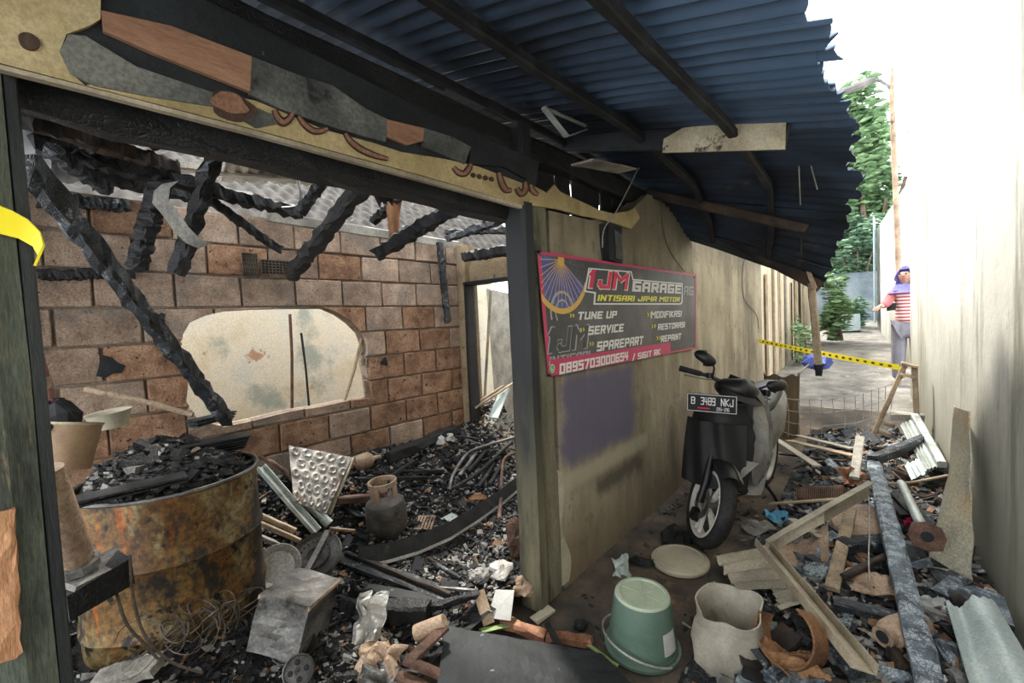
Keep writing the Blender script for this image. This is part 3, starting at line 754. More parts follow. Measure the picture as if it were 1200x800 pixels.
def wall_slab(name, x0, y0, x1, y1, z0, z1, th, mt):
    """upright slab whose -x face runs from (x0,y0) to (x1,y1)"""
    m = MB(); vs = [(x0, y0, z0), (x1, y1, z0), (x1+th, y1, z0), (x0+th, y0, z0), (x0, y0, z1), (x1, y1, z1), (x1+th, y1, z1), (x0+th, y0, z1)]
    m.add(vs, [(0,1,2,3),(4,5,6,7),(0,1,5,4),(1,2,6,5),(2,3,7,6),(3,0,4,7)]); return struct(name, m, mt)
YE = 7.5
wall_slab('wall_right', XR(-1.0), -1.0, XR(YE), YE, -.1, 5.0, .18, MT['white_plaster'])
# far walls of the alley
wall_slab('wall_right_far', .26, 9.2, -.28, 15.0, 0, 3.4, .2, MT['white_plaster'])
MT['blue_siding'] = mat('pale_blue_siding', ['#8fa4ab', '#a6b8bc'], scale=4, rough=.7)
m = MB()
for k in range(7): m.box((-.32, 14.2+.16*k, 2.3), (.03, .13, 2.6))
struct('wall_siding', m, MT['blue_siding'])
MT['dark_wall'] = mat('damp_dark_wall', ['#4a545c', '#5e6970', '#737d80'], scale=2, rough=.9)
m = MB(); m.box((-1.2, 17.2, 1.6), (6.0, .2, 1.7)); struct('wall_end', m, MT['dark_wall'])
MT['boarded'] = mat('boarded_wall', ['#a8997b', '#c2b394', '#cfc3a8'], scale=3, stretch=(2, 2, .25), rough=.9, layers=[('#6f5a40', 5, .6, .72, (3, 3, .25))])
m = MB(); m.box((-1.55, 9.9, 1.2), (.14, 5.6, 3.1)); wl = struct('wall_left_far', m, MT['boarded'])
for k in range(9):
    y = 7.2+.55*k; m = MB(); m.beam((-1.455, y, .2), (-1.455, y+R.uniform(-.05, .05), 2.1+R.uniform(-.2, .4)), R.uniform(.05, .25), .02, up=(1, 0, 0), seg=3, jit=.05)
    struct('board', m, MT[R.choice(['char_wood', 'wood', 'wood_grey', 'rust_pale', 'wood'])], wl)
# drainpipe with street lamp arm, past the corner of the white wall
t = thing('lamp_pole', (.235, 8.9, .4), 'tall rusty pole with a curved lamp arm beside the white wall', 'street lamp')
b, tp = onX(1056, 330, .22), onX(1044, 92, .22)
m = MB(); Yp = b.y
B0 = Vector((onY(1058, 380, 8.6).x, 8.6, .35)); B1 = onY(1045, 108, 8.6); B2 = onY(1046, 80, 8.6)
m.tube([B0, B0.lerp(B1, .5), B1, B2], [.036, .036, .032, .016], 10); part('pole', m, MT['rust_pale'], t)
arm = [onY(x, y, 8.6) for x, y in ((1046, 108), (1040, 100), (1032, 95), (1024, 93), (1018, 95))]
m = MB(); m.tube(arm, .018, 7); part('arm', m, MT['steel'], t)
h = [onY(x, y, 8.6) for x, y in ((1026, 92), (1012, 98), (996, 105), (981, 107))]
m = MB(); m.tube(h, [.03, .07, .06, .02], 8); part('lamp_head', m, MT['body_grey'], t)
# trees behind: leafy crowns
def crown(name, c, rad, n, size, mt, lab, trunk=None, seed=1, group=None):
    q = random.Random(seed); t = thing(name, (c[0], c[1], c[2]-rad[2]), lab, 'tree' if trunk else 'shrub', group)
    m = MB()
    cl = [(q.gauss(0, .5), q.gauss(0, .5), q.gauss(0, .5), q.uniform(.25, .5)) for _ in range(22)]
    for i in range(n):
        a = q.choice(cl); d = Vector((q.gauss(0, 1), q.gauss(0, 1), q.gauss(0, 1))).normalized()*a[3]*q.uniform(.7, 1.05)
        p = Vector((a[0]+d.x, a[1]+d.y, a[2]+d.z))
        if p.length > 1.15: continue
        p = Vector((c[0]+p.x*rad[0], c[1]+p.y*rad[1], c[2]+p.z*rad[2]))
        s = size*q.uniform(.6, 1.3); M = Matrix.Rotation(q.uniform(0, 6.28), 4, 'Z') @ Matrix.Rotation(q.uniform(-1.1, 1.1), 4, 'X')
        m.add([p+M @ Vector(v) for v in ((-s, 0, 0), (0, -.45*s, .1*s), (s, 0, 0), (0, .45*s, .1*s))], [(0, 1, 2, 3)])
    part('foliage', m, mt, t, kind='stuff')
    m = MB()
    for k in range(5):
        a = cl[k]; m.tube([Vector((c[0]+.06*k-.1, c[1], c[2]-rad[2]*(1.0 if trunk is None else trunk))), Vector((c[0]+a[0]*rad[0]*.5, c[1]+a[1]*rad[1]*.5, c[2]+a[2]*rad[2]*.3))], [.05*rad[2], .015*rad[2]], 6)
    part('branches', m, MT['bark'], t)
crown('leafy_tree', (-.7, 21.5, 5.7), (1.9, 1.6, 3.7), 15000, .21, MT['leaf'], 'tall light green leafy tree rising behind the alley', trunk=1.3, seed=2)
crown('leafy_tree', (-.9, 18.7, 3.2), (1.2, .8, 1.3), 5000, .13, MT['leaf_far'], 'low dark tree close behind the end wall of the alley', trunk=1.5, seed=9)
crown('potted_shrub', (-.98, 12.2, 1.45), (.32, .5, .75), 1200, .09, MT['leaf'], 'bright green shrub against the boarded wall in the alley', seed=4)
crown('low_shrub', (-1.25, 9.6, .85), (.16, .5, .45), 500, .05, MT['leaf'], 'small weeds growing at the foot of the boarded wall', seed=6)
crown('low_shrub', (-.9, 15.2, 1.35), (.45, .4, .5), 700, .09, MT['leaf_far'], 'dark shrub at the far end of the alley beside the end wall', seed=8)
# pale tub and blue bag in the alley
c = onY(990, 373, 14.3); m = MB(); m.box((c.x, 14.3, ground(0, 14.3)+.22), (.6, .4, .44), jit=.03)
solo('pale_crate', m, MT['blue_siding'], 'pale blue crate left at the far end of the alley', 'crate')
p = onY(958, 424, 5.9); m = MB(); m.lathe([(.02, -.09), (.11, -.06), (.14, .0), (.10, .06), (.03, .1)], 12, Matrix.Translation(p), wob=lambda r, z, a: (r*(1+.25*math.sin(4*a+z*30)), z)); 
pole_a, pole_b = onY(931, 442, 5.6), onY(951, 424, 5.85)
MT['blue_bag'] = mat('blue_bag', ['#2b3f9c', '#3f57b8'], scale=7, rough=.5)
t = thing('umbrella', (p.x, p.y, p.z-.1), 'small folded blue umbrella on a pale stick by the hanging post', 'umbrella')
part('canopy', m, MT['blue_bag'], t); m = MB(); m.tube([pole_a, pole_b, p], .012, 6); part('stick', m, MT['wood_grey'], t)

# ------------------------------------------------------------------ charred rafters left over the room
def rafter(a, Xa, b, Xb, w, h, mt, lab, name='rafter', seg=10, jit=.17, cat='beam', group=None, sag=0.0, up=None):
    m = MB(); p, q = onX(*a, Xa), onX(*b, Xb); m.beam(p, q, w, h, seg=seg*2+4, jit=jit, sag=sag, up=up)
    return solo(name, m, MT[mt], lab, cat, group)
rafter((28, 185), -1.75, (268, 494), -2.62, .05, .06, 'char_ash', 'long charred rafter leaning down across the block wall onto the drum', 'fallen_rafter', 18)
rafter((46, 234), XB+.06, (150, 241), XB+.06, .07, .06, 'char_ash', 'short ash-crusted ledge fixed high on the block wall', 'wall_ledge')
rafter((44, 322), XB+.05, (156, 321), XB+.05, .06, .05, 'char', 'short black ledge across the block wall behind the leaning rafter', 'wall_ledge')
rafter((40, 168), -2.5, (352, 250), -2.9, .07, .075, 'char', 'long black rafter hanging loose over the block wall', 'hanging_rafter', 16)
rafter((30, 140), -2.2, (205, 196), -2.6, .05, .06, 'char_wood', 'brownish burnt purlin under the holes in the roof', 'hanging_purlin', 10)
rafter((262, 150), -2.35, (208, 318), -2.6, .06, .06, 'char', 'steep black rafter stub pointing down beside the bent metal strip', 'broken_rafter')
rafter((190, 210), -2.6, (160, 314), -2.75, .07, .07, 'char', 'thick black rafter stub drooping at the left of the bent strip', 'broken_rafter')
rafter((448, 186), -1.47, (342, 322), -2.75, .065, .07, 'char', 'black burnt rafter pointing down at the wall vent', 'broken_rafter', 12)
rafter((560, 228), -1.9, (440, 298), -2.5, .07, .085, 'char', 'thick black rafter end jutting down beside a brown scrap', 'broken_rafter', 12)
rafter((218, 214), -2.74, (328, 293), -2.9, .04, .045, 'char', 'thin black lath sloping down above the vent', 'broken_lath')
rafter((395, 190), -2.3, (352, 248), -2.7, .05, .05, 'char_ash', 'ashy rafter stub standing over the ring beam', 'broken_rafter')
rafter((480, 220), -2.4, (437, 260), -2.7, .05, .05, 'char', 'short black rafter stub behind a hanging grey scrap', 'broken_rafter')
rafter((515, 284), XB+.06, (525, 378), XB+.06, .055, .045, 'char_ash', 'charred upright batten fixed on the block wall near the doorway', 'wall_batten', up=(1, 0, 0))
rafter((525, 280), -2.95, (608, 250), -2.0, .05, .055, 'char_ash', 'ash-flecked rafter rising to the middle post', 'broken_rafter')
rafter((522, 272), -3.0, (610, 270), -2.2, .04, .045, 'char', 'thin black rafter lying level over the doorway', 'broken_rafter')
rafter((546, 301), -3.0, (610, 291), -2.3, .09, .08, 'char', 'thick black lintel over the doorway in the cross wall', 'door_lintel')
rafter((60, 176), -2.0, (124, 222), -2.3, .04, .045, 'char_ash', 'short ashy rafter end under the left holes of the roof', 'broken_rafter')
rafter((160, 190), -3.3, (430, 218), -3.35, .10, .05, 'wood_grey', 'pale grey beam lying behind the top of the block wall', 'loose_beam', 8, .05)
rafter((195, 160), -2.7, (430, 196), -3.1, .05, .05, 'soot', 'sooty purlin under the broken roof sheets', 'hanging_purlin', 10)
rafter((100, 205), -2.9, (250, 235), -3.0, .05, .06, 'char', 'black rafter lying along the top of the wall', 'hanging_rafter', 10)
# bent grey metal strip
pts = [(200, 214), (190, 222), (188, 236), (200, 250), (212, 268), (226, 282), (240, 288)]
P = [onX(x, y, -2.45-.01*i) for i, (x, y) in enumerate(pts)]
def ribbon(P, wv, tw=None):
    m = MB(); n = len(P)-1
    def fn(u, v):
        k = min(n-1, int(v*n)); f = v*n-k; p = P[k].lerp(P[k+1], f)
        w = wv if tw is None else tw(v)
        return p+w*(u-.5)
    m.surf(fn, 2, n*3, thick=.004); return m
m = ribbon(P, Vector((.02, .055, .02))); solo('bent_strip', m, MT['steel_pale'], 'bent pale metal strip dangling from the burnt rafters', 'metal strip', smooth=True)
# curved pipe arc over the ring beam, brown and grey scraps
pxtube('bent_pipe', [(262, 182), (282, 172), (305, 170), (328, 178), (342, 196), (352, 222), (350, 240), (330, 244)], -2.8, .010, MT['steel'], 'thin bent metal pipe arching among the burnt rafters', 'pipe', 6)
def sheet(name, px, X, mt, lab, cat='sheet', thick=.006, bend=0.0, corr=0.0, pitch=.076, n=24):
    """four pixel corners (tl,tr,br,bl) with their X depth"""
    C = [onX(x, y, xx) for (x, y), xx in zip(px, X)]
    nrm = (C[1]-C[0]).cross(C[3]-C[0]).normalized(); L = (C[1]-C[0]).length; sd = R.uniform(0, 40)
    def fn(u, v):
        p = C[0].lerp(C[1], u).lerp(C[3].lerp(C[2], u), v)
        k = bend*math.sin(math.pi*v) + corr*math.sin(2*math.pi*u*L/pitch) + .01*noise.noise(Vector((u*4+sd, v*4, 0)))
        e = .03*noise.noise(Vector((u*7, v*7, sd)))*(1 if v in (0, 1) or u in (0, 1) else 0)
        return p+nrm*k+(C[3]-C[0]).normalized()*e
    m = MB(); m.surf(fn, n, 10, thick=thick); return solo(name, m, mt, lab, cat, smooth=True)
sheet('hanging_scrap', [(436, 212), (466, 210), (462, 238), (444, 240)], [-2.0]*4, MT['grey_char'], 'grey burnt scrap hanging under the lintel', 'scrap', bend=.02)
sheet('hanging_scrap', [(452, 238), (470, 236), (466, 276), (456, 280)], [-2.5]*4, MT['orange_wood'], 'brown wooden scrap hanging before the block wall top', 'scrap')
# scorched roof sheets left over the room: they rest on the rafters and on the wall top
sheet('roof_sheet_scrap', [(265, 185), (352, 190), (345, 214), (258, 212)], [-3.0, -3.1, -3.5, -3.5], MT['roof_pale'], 'scorched brown corrugated sheet lying on the block wall top', corr=.01)
sheet('roof_sheet_scrap', [(346, 186), (430, 204), (425, 222), (350, 216)], [-3.1, -3.1, -3.6, -3.6], MT['roof_pale'], 'grey corrugated sheet leaning behind the loose pale beam', corr=.01)
sheet('roof_sheet_scrap', [(-60, 60), (150, 112), (130, 170), (-60, 190)], [-1.7, -1.7, -3.3, -3.3], MT['roof'], 'dark sooty roof sheet left over the workshop corner', corr=.012)
sheet('roof_sheet_scrap', [(220, 128), (470, 190), (440, 205), (226, 172)], [-1.7, -1.7, -2.6, -2.8], MT['roof'], 'dark sooty roof sheet left behind the lintel board', corr=.012)
sheet('roof_sheet_scrap', [(136, 142), (200, 158), (188, 172), (128, 160)], [-2.0, -2.0, -2.5, -2.5], MT['soot'], 'narrow black roof sheet between two gaps of sky', corr=.012)
sheet('roof_sheet_scrap', [(60, 172), (180, 190), (186, 214), (60, 212)], [-2.4, -2.6, -3.4, -3.3], MT['soot'], 'black roof sheet collapsed onto the left end of the block wall', corr=.01)
# neighbour roof beyond
m = MB()
def nroof(u, v):
    y = -2+9*u; x = -4.35-2.6*v; return (x, y, 2.42+1.5*v+.025*math.sin(y*2*math.pi/.18)+.02*math.sin(v*60))
m.surf(nroof, 300, 40, thick=.02); struct('roof_neighbour', m, MT['neighbour_tile'], smooth=True)

# ------------------------------------------------------------------ rusted drum and what stands on and by it
DC = Vector((-2.36, .46, 0)); DR = .32; DT = .86
t = thing('oil_drum', (DC.x, DC.y, .05), 'rust-orange burnt steel drum filled with charred scraps', 'drum')
M = Matrix.Translation((DC.x, DC.y, 0))
prof = [(DR-.01, .05), (DR, .06), (DR, .32), (DR+.008, .335), (DR, .35), (DR, .58), (DR+.009, .595), (DR, .61), (DR, DT-.01), (DR-.008, DT-.01), (DR-.008, .4)]
m = MB(); m.lathe(prof, 48, M, wob=lambda r, z, a: (r*(1+.012*math.sin(5*a+z*4)+.008*math.sin(9*a)), z)); part('shell', m, MT['drum'], t, smooth=True)
m = MB(); rim = [Vector((DC.x+(DR+.003)*math.cos(k*math.pi/24), DC.y+(DR+.003)*math.sin(k*math.pi/24), DT-.004)) for k in range(49)]
m.tube(rim, .008, 6); part('rim', m, MT['steel'], t)
m = MB(); p = onX(181, 570, -2.08); m.tube([p+Vector((0, -.015, .012)), p, p+Vector((0, .03, -.004))], .008, 6); m.lathe([(0, -.012), (.014, -.008), (.014, .008), (0, .012)], 8, Matrix.Translation(p)); part('clamp_bolt', m, MT['steel_pale'], t)
# contents
def contents(u, v):
    a = 2*math.pi*u; r = (DR-.012)*v
    x = DC.x+r*math.cos(a); y = DC.y+r*math.sin(a)
    return (x, y, DT-.07+.14*(1-v*v)+.03*noise.noise(Vector((x*14, y*14, 3)))+.10*ss(DC.x+.05, DC.x-.3, x))
m = MB(); m.surf(contents, 60, 14); cont = solo('charred_scraps', m, MT['ashbed'], 'black charred scraps and ash heaped on top of the drum', 'ash', kind='stuff')
def chips(m, n, fn, smin, smax, q, flat=.45, mis=(0,)):
    for i in range(n):
        p, mi = fn(q)
        if p is None: continue
        s = q.uniform(smin, smax)*(1 if q.random() < .8 else 1.6)*(.6 if mi == 2 else 1)
        e = Matrix.Rotation(q.uniform(0, 6.28), 3, 'Z') @ Matrix.Rotation(q.uniform(-.7, .7), 3, 'X') @ Matrix.Rotation(q.uniform(-.5, .5), 3, 'Y')
        a = s*q.uniform(.4, 1.0); b = s*q.uniform(.8, 2.0); c = s*q.uniform(.15, flat)
        vs = [e @ Vector((x*a*q.uniform(.7, 1.1), y*b*q.uniform(.7, 1.1), z*c)) + p for z in (-.5, .5) for (x, y) in ((-.5, -.5), (.5, -.5), (.5, .5), (-.5, .5))]
        m.add(vs, [(3,2,1,0),(4,5,6,7),(0,1,5,4),(1,2,6,5),(2,3,7,6),(3,0,4,7)], mi)
q = random.Random(12)
def on_drum(q):
    a = q.uniform(0, 6.28); v = .86*math.sqrt(q.random()); p = Vector(contents(a/6.283, v)); p.z += .012
    return p, (0 if q.random() < .72 else 1 if q.random() < .5 else 2)
m = MB(); chips(m, 900, on_drum, .015, .05, q); solo('charred_flakes', m, [MT['char'], MT['ash_grey'], MT['ash_white']], 'loose charred flakes and pale ash bits on the drum', 'ash', kind='stuff')
def dpt(px, py, z): return onZ(px, py, z)
def ond(px, py):
    d = ray(px, py); t = 1.2
    while t < 4:
        p = EYE+d*t; v = (p.xy-DC.xy).length/(DR-.012)
        if v < 1 and p.z <= contents(math.atan2(p.y-DC.y, p.x-DC.x)/(2*math.pi), v)[2]+.012: return p
        t += .005
    return onZ(px, py, DT)
def bar(name, a, b, w, h, mt, lab, cat='board', seg=6, jit=.06, up=None, taper=1.0, smooth=False):
    m = MB(); m.beam(a, b, w, h, seg=seg, jit=jit, up=up, taper=taper); return solo(name, m, MT[mt], lab, cat)
def drum_slab(p0, p1, z, wd, n, lab, mt='char'):
    t = None; m = MB()
    for k in range(n): m.beam(dpt(*p0, z)+Vector((0, 0, .014*k)), dpt(*p1, z)+Vector((.01*k, .006*k, .014*k)), wd, .011, seg=6, jit=.12)
    return solo('charred_board', m, MT[mt], lab, 'board')
drum_slab((90, 590), (215, 560), .90, .10, 2, 'black charred board across the front of the drum top')
drum_slab((198, 540), (282, 522), .90, .12, 5, 'stack of thin charred sheets on the drum edge')
drum_slab((225, 500), (268, 488), 1.0, .07, 3, 'charred roll of sheets at the back of the drum top', 'char_ash')
for k, (px, py, w, mt, lab) in enumerate(((172, 524, .05, 'cream', 'torn cream card lying on the drum scraps'), (222, 530, .045, 'cream', 'small stained cream scrap near the charred sheets'), (188, 538, .035, 'paper', 'white paper scrap beside the torn cream card'), (160, 536, .035, 'paper', 'white ash-coated flake in the middle of the drum top'))):
    p = ond(px, py); m = MB(); e = Matrix.Rotation(R.uniform(0, 3), 3, 'Z') @ Matrix.Rotation(.3, 3, 'X')
    m.box(p, (w, w*1.5, .004), e, jit=.006); solo('paper_scrap', m, MT[mt], lab, 'scrap')
# tan pail with a black rag and a reddish pole
c = onX(80, 522, -2.40); t = thing('paint_pail', (c.x, c.y, c.z-.085), 'small tan pail standing on the drum edge', 'pail')
M = Matrix.Translation(c) @ Matrix.Rotation(-.22, 4, 'X') @ Matrix.Rotation(-.1, 4, 'Y')
m = MB(); m.lathe([(.0, -.085), (.078, -.085), (.088, .085), (.082, .085), (.074, -.06), (0, -.06)], 28, M); part('body', m, MT['tan_plastic'], t, smooth=True)
m = MB(); m.lathe([(.086, .078), (.092, .082), (.092, .09), (.084, .09)], 28, M); part('rim', m, MT['cream'], t, smooth=True)
rp = onX(64, 484, -2.40)
m = MB(); m.lathe([(.0, .05), (.04, .045), (.065, .0), (.07, -.04), (.05, -.06)], 16, Matrix.Translation(rp), wob=lambda r, z, a: (r*(1+.2*math.sin(5*a+z*40)), z+.01*math.sin(3*a)))
solo('black_rag', m, MT['soot'], 'crumpled black rag stuffed into the tan pail', 'rag')
m = MB(); a, b = onX(62, 482, -2.42), onX(38, 396, -2.36)
m.tube([a, a.lerp(b, .3), b], .018, 10); pole = solo('reddish_pole', m, MT['red_pole'], 'dusky red pole with a knob standing in the tan pail', 'pole', smooth=True)
k = onX(50, 448, -2.40); m = MB(); d = (b-a).normalized(); m.lathe([(.018, -.03), (.027, -.02), (.027, .02), (.018, .03)], 12, frame(k, d.orthogonal(), d)); part('collar', m, MT['rust_pale'], pole, smooth=True)
m = MB(); a, b = onX(100, 456, -3.0), onX(226, 486, -2.72); m.tube([a, a.lerp(b, .5)+Vector((0, 0, .01)), b], .014, 8, jit=.1); solo('wooden_stick', m, MT['wood'], 'brown wooden stick lying between the wall and the drum', 'stick')
# dish shape added in place of a pale wall spot behind the drum
p = onX(128, 488, -2.80); m = MB(); m.lathe([(.06, -.05), (.085, .02), (.09, .024), (.08, .02), (.055, -.048)], 24, Matrix.Translation(p) @ Matrix.Rotation(.12, 4, 'X')); solo('pale_wall_spot', m, MT['lid'], 'pale wall spot behind the drum, modelled as a small dish', 'wall spot', smooth=True)
# shock absorber tube on a charred block
a, b = onX(92, 664, -1.66), onX(62, 578, -1.62)
m = MB(); d = (b-a); m.tube([a, a+d*.12, a+d*.13, b, b+d*.3], [.034, .034, .037, .036, .036], 18)
t = solo('metal_cylinder', m, MT['rust_pale'], 'pinkish metal cylinder leaning by the green post', 'cylinder', smooth=True)
m = MB(); m.lathe([(.037, -.012), (.044, -.01), (.046, .01), (.037, .014)], 18, frame(a+d*.02, d.orthogonal(), d), wob=lambda r, z, g: (r*(1+.07*math.sin(7*g)), z)); part('ash_collar', m, MT['ash_grey'], t)
p = onX(112, 682, -1.66); m = MB(); e = Matrix.Rotation(.25, 3, 'Z') @ Matrix.Rotation(.12, 3, 'X'); m.box(p, (.13, .14, .075), e, jit=.012)
t = solo('charred_block', m, MT['char'], 'charred block with an ash-grey top under the metal cylinder', 'block')
m = MB(); m.box(p+Vector((0, 0, .042)), (.12, .13, .012), e, jit=.012); part('ash_crust', m, MT['ash_grey'], t)
# green-white peeling board at the foot
bar('peeling_board', onH(112, 798, .05), onH(186, 778, .06), .09, .04, 'wood_grey', 'peeling pale board lying by the foot of the green post', jit=.1)
# wire tangle
q = random.Random(5)
def tangle(name, cx, cy, n, spread, lab, mt='wire', r=.0035, zoff=.03):
    t = None; base = onH(cx, cy); m = MB()
    for k in range(n):
        a = q.uniform(0, 6.28); R0 = spread*q.uniform(.35, 1.0); c = base+Vector((q.gauss(0, spread*.5), q.gauss(0, spread*.5), zoff+q.uniform(0, .06)))
        n2 = q.randint(9, 17); P = []
        for i in range(n2):
            th = a+i*.42; P.append(c+Vector((R0*math.cos(th)*(1+.25*math.sin(th*.7+k)), R0*math.sin(th)*(.7+.2*math.sin(k)), .03*math.sin(th*.9+k)+.006*i)))
        m.tube(P, r*q.uniform(.4, .9), 5)
    return solo(name, m, MT[mt], lab, 'wire', kind='stuff')
tangle('wire_tangle', 218, 768, 20, .11, 'tangle of burnt brown wires at the foot of the drum')
tangle('wire_tangle', 262, 752, 16, .07, 'small knot of burnt wires right of the drum foot')
pxtube('loose_wire', [(135, 690), (148, 730), (170, 755), (185, 772)], -1.62, .004, MT['wire'], 'bent wire rising from the tangle to the charred block')
pxtube('loose_wire', [(152, 650), (156, 700), (170, 745), (200, 775), (237, 788)], -1.60, .004, MT['wire'], 'long looped wire hanging before the drum')

# ------------------------------------------------------------------ floor of the workshop: single finds
def disc(name, px, py, r, nrm, mt, lab, cat, off=.04, prof=None, holes=0):
    c = onH(px, py, off); M = frame(c, Vector(nrm).orthogonal(), nrm)
    m = MB(); m.lathe(prof(r), 36, M); return solo(name, m, mt, lab, cat, smooth=True), M, c
plate = lambda r: [(0, 0), (r*.7, .0), (r*.75, .008), (r*.97, .022), (r, .02), (r*.98, .012), (r*.75, -.004), (0, -.006)]
disc('metal_plate', 326, 664, .105, (.75, -.35, .6), MT['steel_pale'], 'pale dish leaning behind the perforated burner disc', 'plate', .12, plate)
bprof = lambda r: [(0, .012), (r*.28, .012), (r*.30, .02), (r*.56, .02), (r*.58, .006), (r*.95, .0), (r, .012), (r*.97, .02), (r, .0), (r*.9, -.01), (0, -.01)]
o, M, c = disc('burner_disc', 370, 652, .135, (.35, -.45, .82), MT['steel'], 'scorched metal disc ringed with small holes beside the pale dish', 'disc', .13, bprof)
m = MB()
for k in range(20):
    a = 2*math.pi*k/20; m.lathe([(0, .0), (.006, .0)], 8, M @ Matrix.Translation((.076*math.cos(a), .076*math.sin(a), .0212)))
part('holes', m, MT['soot'], o)
m = MB(); m.beam(M @ Vector((-.02, -.10, .03)), M @ Vector((.05, .12, .035)), .03, .008, seg=3, jit=.1); part('cross_bar', m, MT['steel_pale'], o)
# crushed tin box with a ridge
Cb = onH(355, 742, .05)
def tin(fx):
    return None
t = thing('tin_box', (Cb.x, Cb.y, heap(Cb.x, Cb.y)), 'dented dull metal can lying on its side among the char', 'metal box')
e = Matrix.Translation(Cb+Vector((-.05, .0, .07))) @ Matrix.Rotation(math.radians(38), 4, 'Z') @ Matrix.Rotation(math.radians(-10), 4, 'X') @ Matrix.Rotation(math.radians(14), 4, 'Y')
def boxsurf(sx, sy, sz, dent, n=8, seed=0):
    m = MB()
    for ax in range(3):
        for sg in (-1, 1):
            def fn(u, v):
                p = [0, 0, 0]; p[ax] = sg*.5; p[(ax+1) % 3] = u-.5; p[(ax+2) % 3] = v-.5
                w = Vector((p[0]*sx, p[1]*sy, p[2]*sz)); k = 16*u*(1-u)*v*(1-v)
                d = Vector([0, 0, 0]); d[ax] = -sg*dent*k*(.6+.8*noise.noise(Vector((u*3+seed, v*3, ax+sg))))
                j = noise.noise_vector(w*9+Vector((seed, 0, 0)))*dent*.35
                return w+d+j
            m.surf(fn, n, n)
    return m
m = boxsurf(.20, .27, .21, .02); m.xform(e); part('body', m, MT['steel'], t)
m = MB()
for sx in (-1, 1): m.beam(e @ Vector((.10*sx, -.135, .095)), e @ Vector((.10*sx, .135, .095)), .012, .012, seg=4, jit=.2)
m.beam(e @ Vector((-.10, .135, .095)), e @ Vector((.10, .135, .095)), .012, .012, seg=4, jit=.2); part('folded_seam', m, MT['rust_pale'], t)
def sprocket(px, py, r, nrm, lab, off=.06):
    c = onH(px, py, off); M = frame(c, Vector(nrm).orthogonal(), nrm)
    m = MB(); m.lathe([(0, .012), (r*.2, .012), (r*.22, .018), (r*.85, .014), (r*.9, .024), (r, .022), (r, -.012), (0, -.012)], 40, M, wob=lambda a, z, g: (a*(1+(.025*math.sin(26*g) if a > r*.95 else 0)), z))
    t = solo('pulley_wheel', m, MT['dark_steel'], lab, 'wheel', 'scorched pulley wheels', smooth=True)
    m = MB()
    for k in range(4):
        a = k*math.pi/2+.6; m.lathe([(0, .002), (r*.13, .002), (r*.17, .0), (r*.17, -.004)], 12, M @ Matrix.Translation((r*.5*math.cos(a), r*.5*math.sin(a), .0185)))
    m.lathe([(0, .003), (r*.10, .003)], 10, M @ Matrix.Translation((0, 0, .0165)))
    part('holes', m, MT['soot'], t)
sprocket(339, 757, .062, (.55, -.55, .6), 'scorched pulley wheel with four holes leaning on the dented can')
sprocket(350, 786, .055, (.65, -.35, .6), 'second scorched pulley wheel half buried below the first')
def crumple(name, px, py, size, mt, lab, cat, off=.05, seed=0, rot=0, tilt=.5):
    c = onH(px, py, off); m = MB()
    M = Matrix.Translation(c) @ Matrix.Rotation(rot, 4, 'Z') @ Matrix.Rotation(tilt, 4, 'X')
    def fn(u, v):
        p = Vector(((u-.5)*size[0], (v-.5)*size[1], 0))
        nz = noise.noise_vector(Vector((u*3.2+seed, v*3.2, seed)))
        cell = noise.cell_vector(Vector((u*4.3+seed, v*4.3, 1))) - Vector((.5, .5, .5))
        p += Vector((nz.x*.25*size[0], nz.y*.18*size[1], nz.z*size[2]*1.4 + cell.z*size[2]*.35))
        return M @ p
    m.surf(fn, 14, 16, thick=.003); return solo(name, m, mt, lab, cat)
crumple('crumpled_foil', 431, 722, (.12, .18, .055), MT['foil'], 'crumpled silver foil sheet standing out of the char', 'foil', .12, 3, .7, 1.0)
crumple('crumpled_tin', 448, 772, (.20, .15, .06), MT['rust_pale'], 'crumpled brownish tin sheet in front of the foil', 'tin', .07, 8, .4, .3)
crumple('crumpled_tin', 452, 795, (.18, .10, .05), MT['steel'], 'folded dull tin piece under the crumpled brownish sheet', 'tin', .05, 11, .6, .5)
crumple('black_scrap', 415, 705, (.20, .14, .05), MT['soot'], 'torn black plastic scrap behind the crumpled foil', 'scrap', .05, 21, .2, .4)
crumple('black_scrap', 425, 635, (.12, .12, .04), MT['soot_board'], 'dark blue-grey scrap beside the perforated disc', 'scrap', .05, 25, .2, .7)
# dented charred black box and boards in the middle
def gbar(name, a, b, w, h, mt, lab, cat='board', za=.03, zb=.03, seg=8, jit=.08, up=None, taper=1.0):
    return bar(name, onH(*a, za), onH(*b, zb), w, h, mt, lab, cat, seg, jit, up, taper)
gbar('charred_beam', (448, 716), (502, 716), .09, .09, 'char', 'short black charred block beside the foil', 'beam', .05, .05)
gbar('charred_plank', (398, 652), (530, 700), .10, .03, 'char_ash', 'broad charred plank with a brown edge across the floor', 'plank', .05, .03)
gbar('brown_lath', (405, 648), (528, 696), .02, .02, 'char_wood', 'brown lath lying along the broad charred plank', 'lath', .08, .06)
gbar('charred_plank', (430, 690), (520, 706), .07, .025, 'soot_board', 'sooty grey-black plank under the brown lath', 'plank')
gbar('charred_beam', (455, 536), (532, 503), .085, .08, 'char', 'thick charred log at the foot of the block wall', 'beam', .05, .05, 10, .12)
gbar('charred_beam', (455, 553), (520, 552), .03, .03, 'char', 'thin straight charred stick before the log', 'stick', .03, .03)
gbar('charred_beam', (418, 562), (500, 560), .03, .03, 'char', 'black charred stick behind the gas cylinder', 'stick', .05, .03)
gbar('charred_beam', (455, 560), (485, 540), .035, .03, 'char', 'short charred stick leaning on the thick log', 'stick', .04, .05)
gbar('thin_rod', (540, 512), (570, 523), .012, .012, 'steel', 'thin scorched rod lying near the doorway', 'rod', .05, .05)
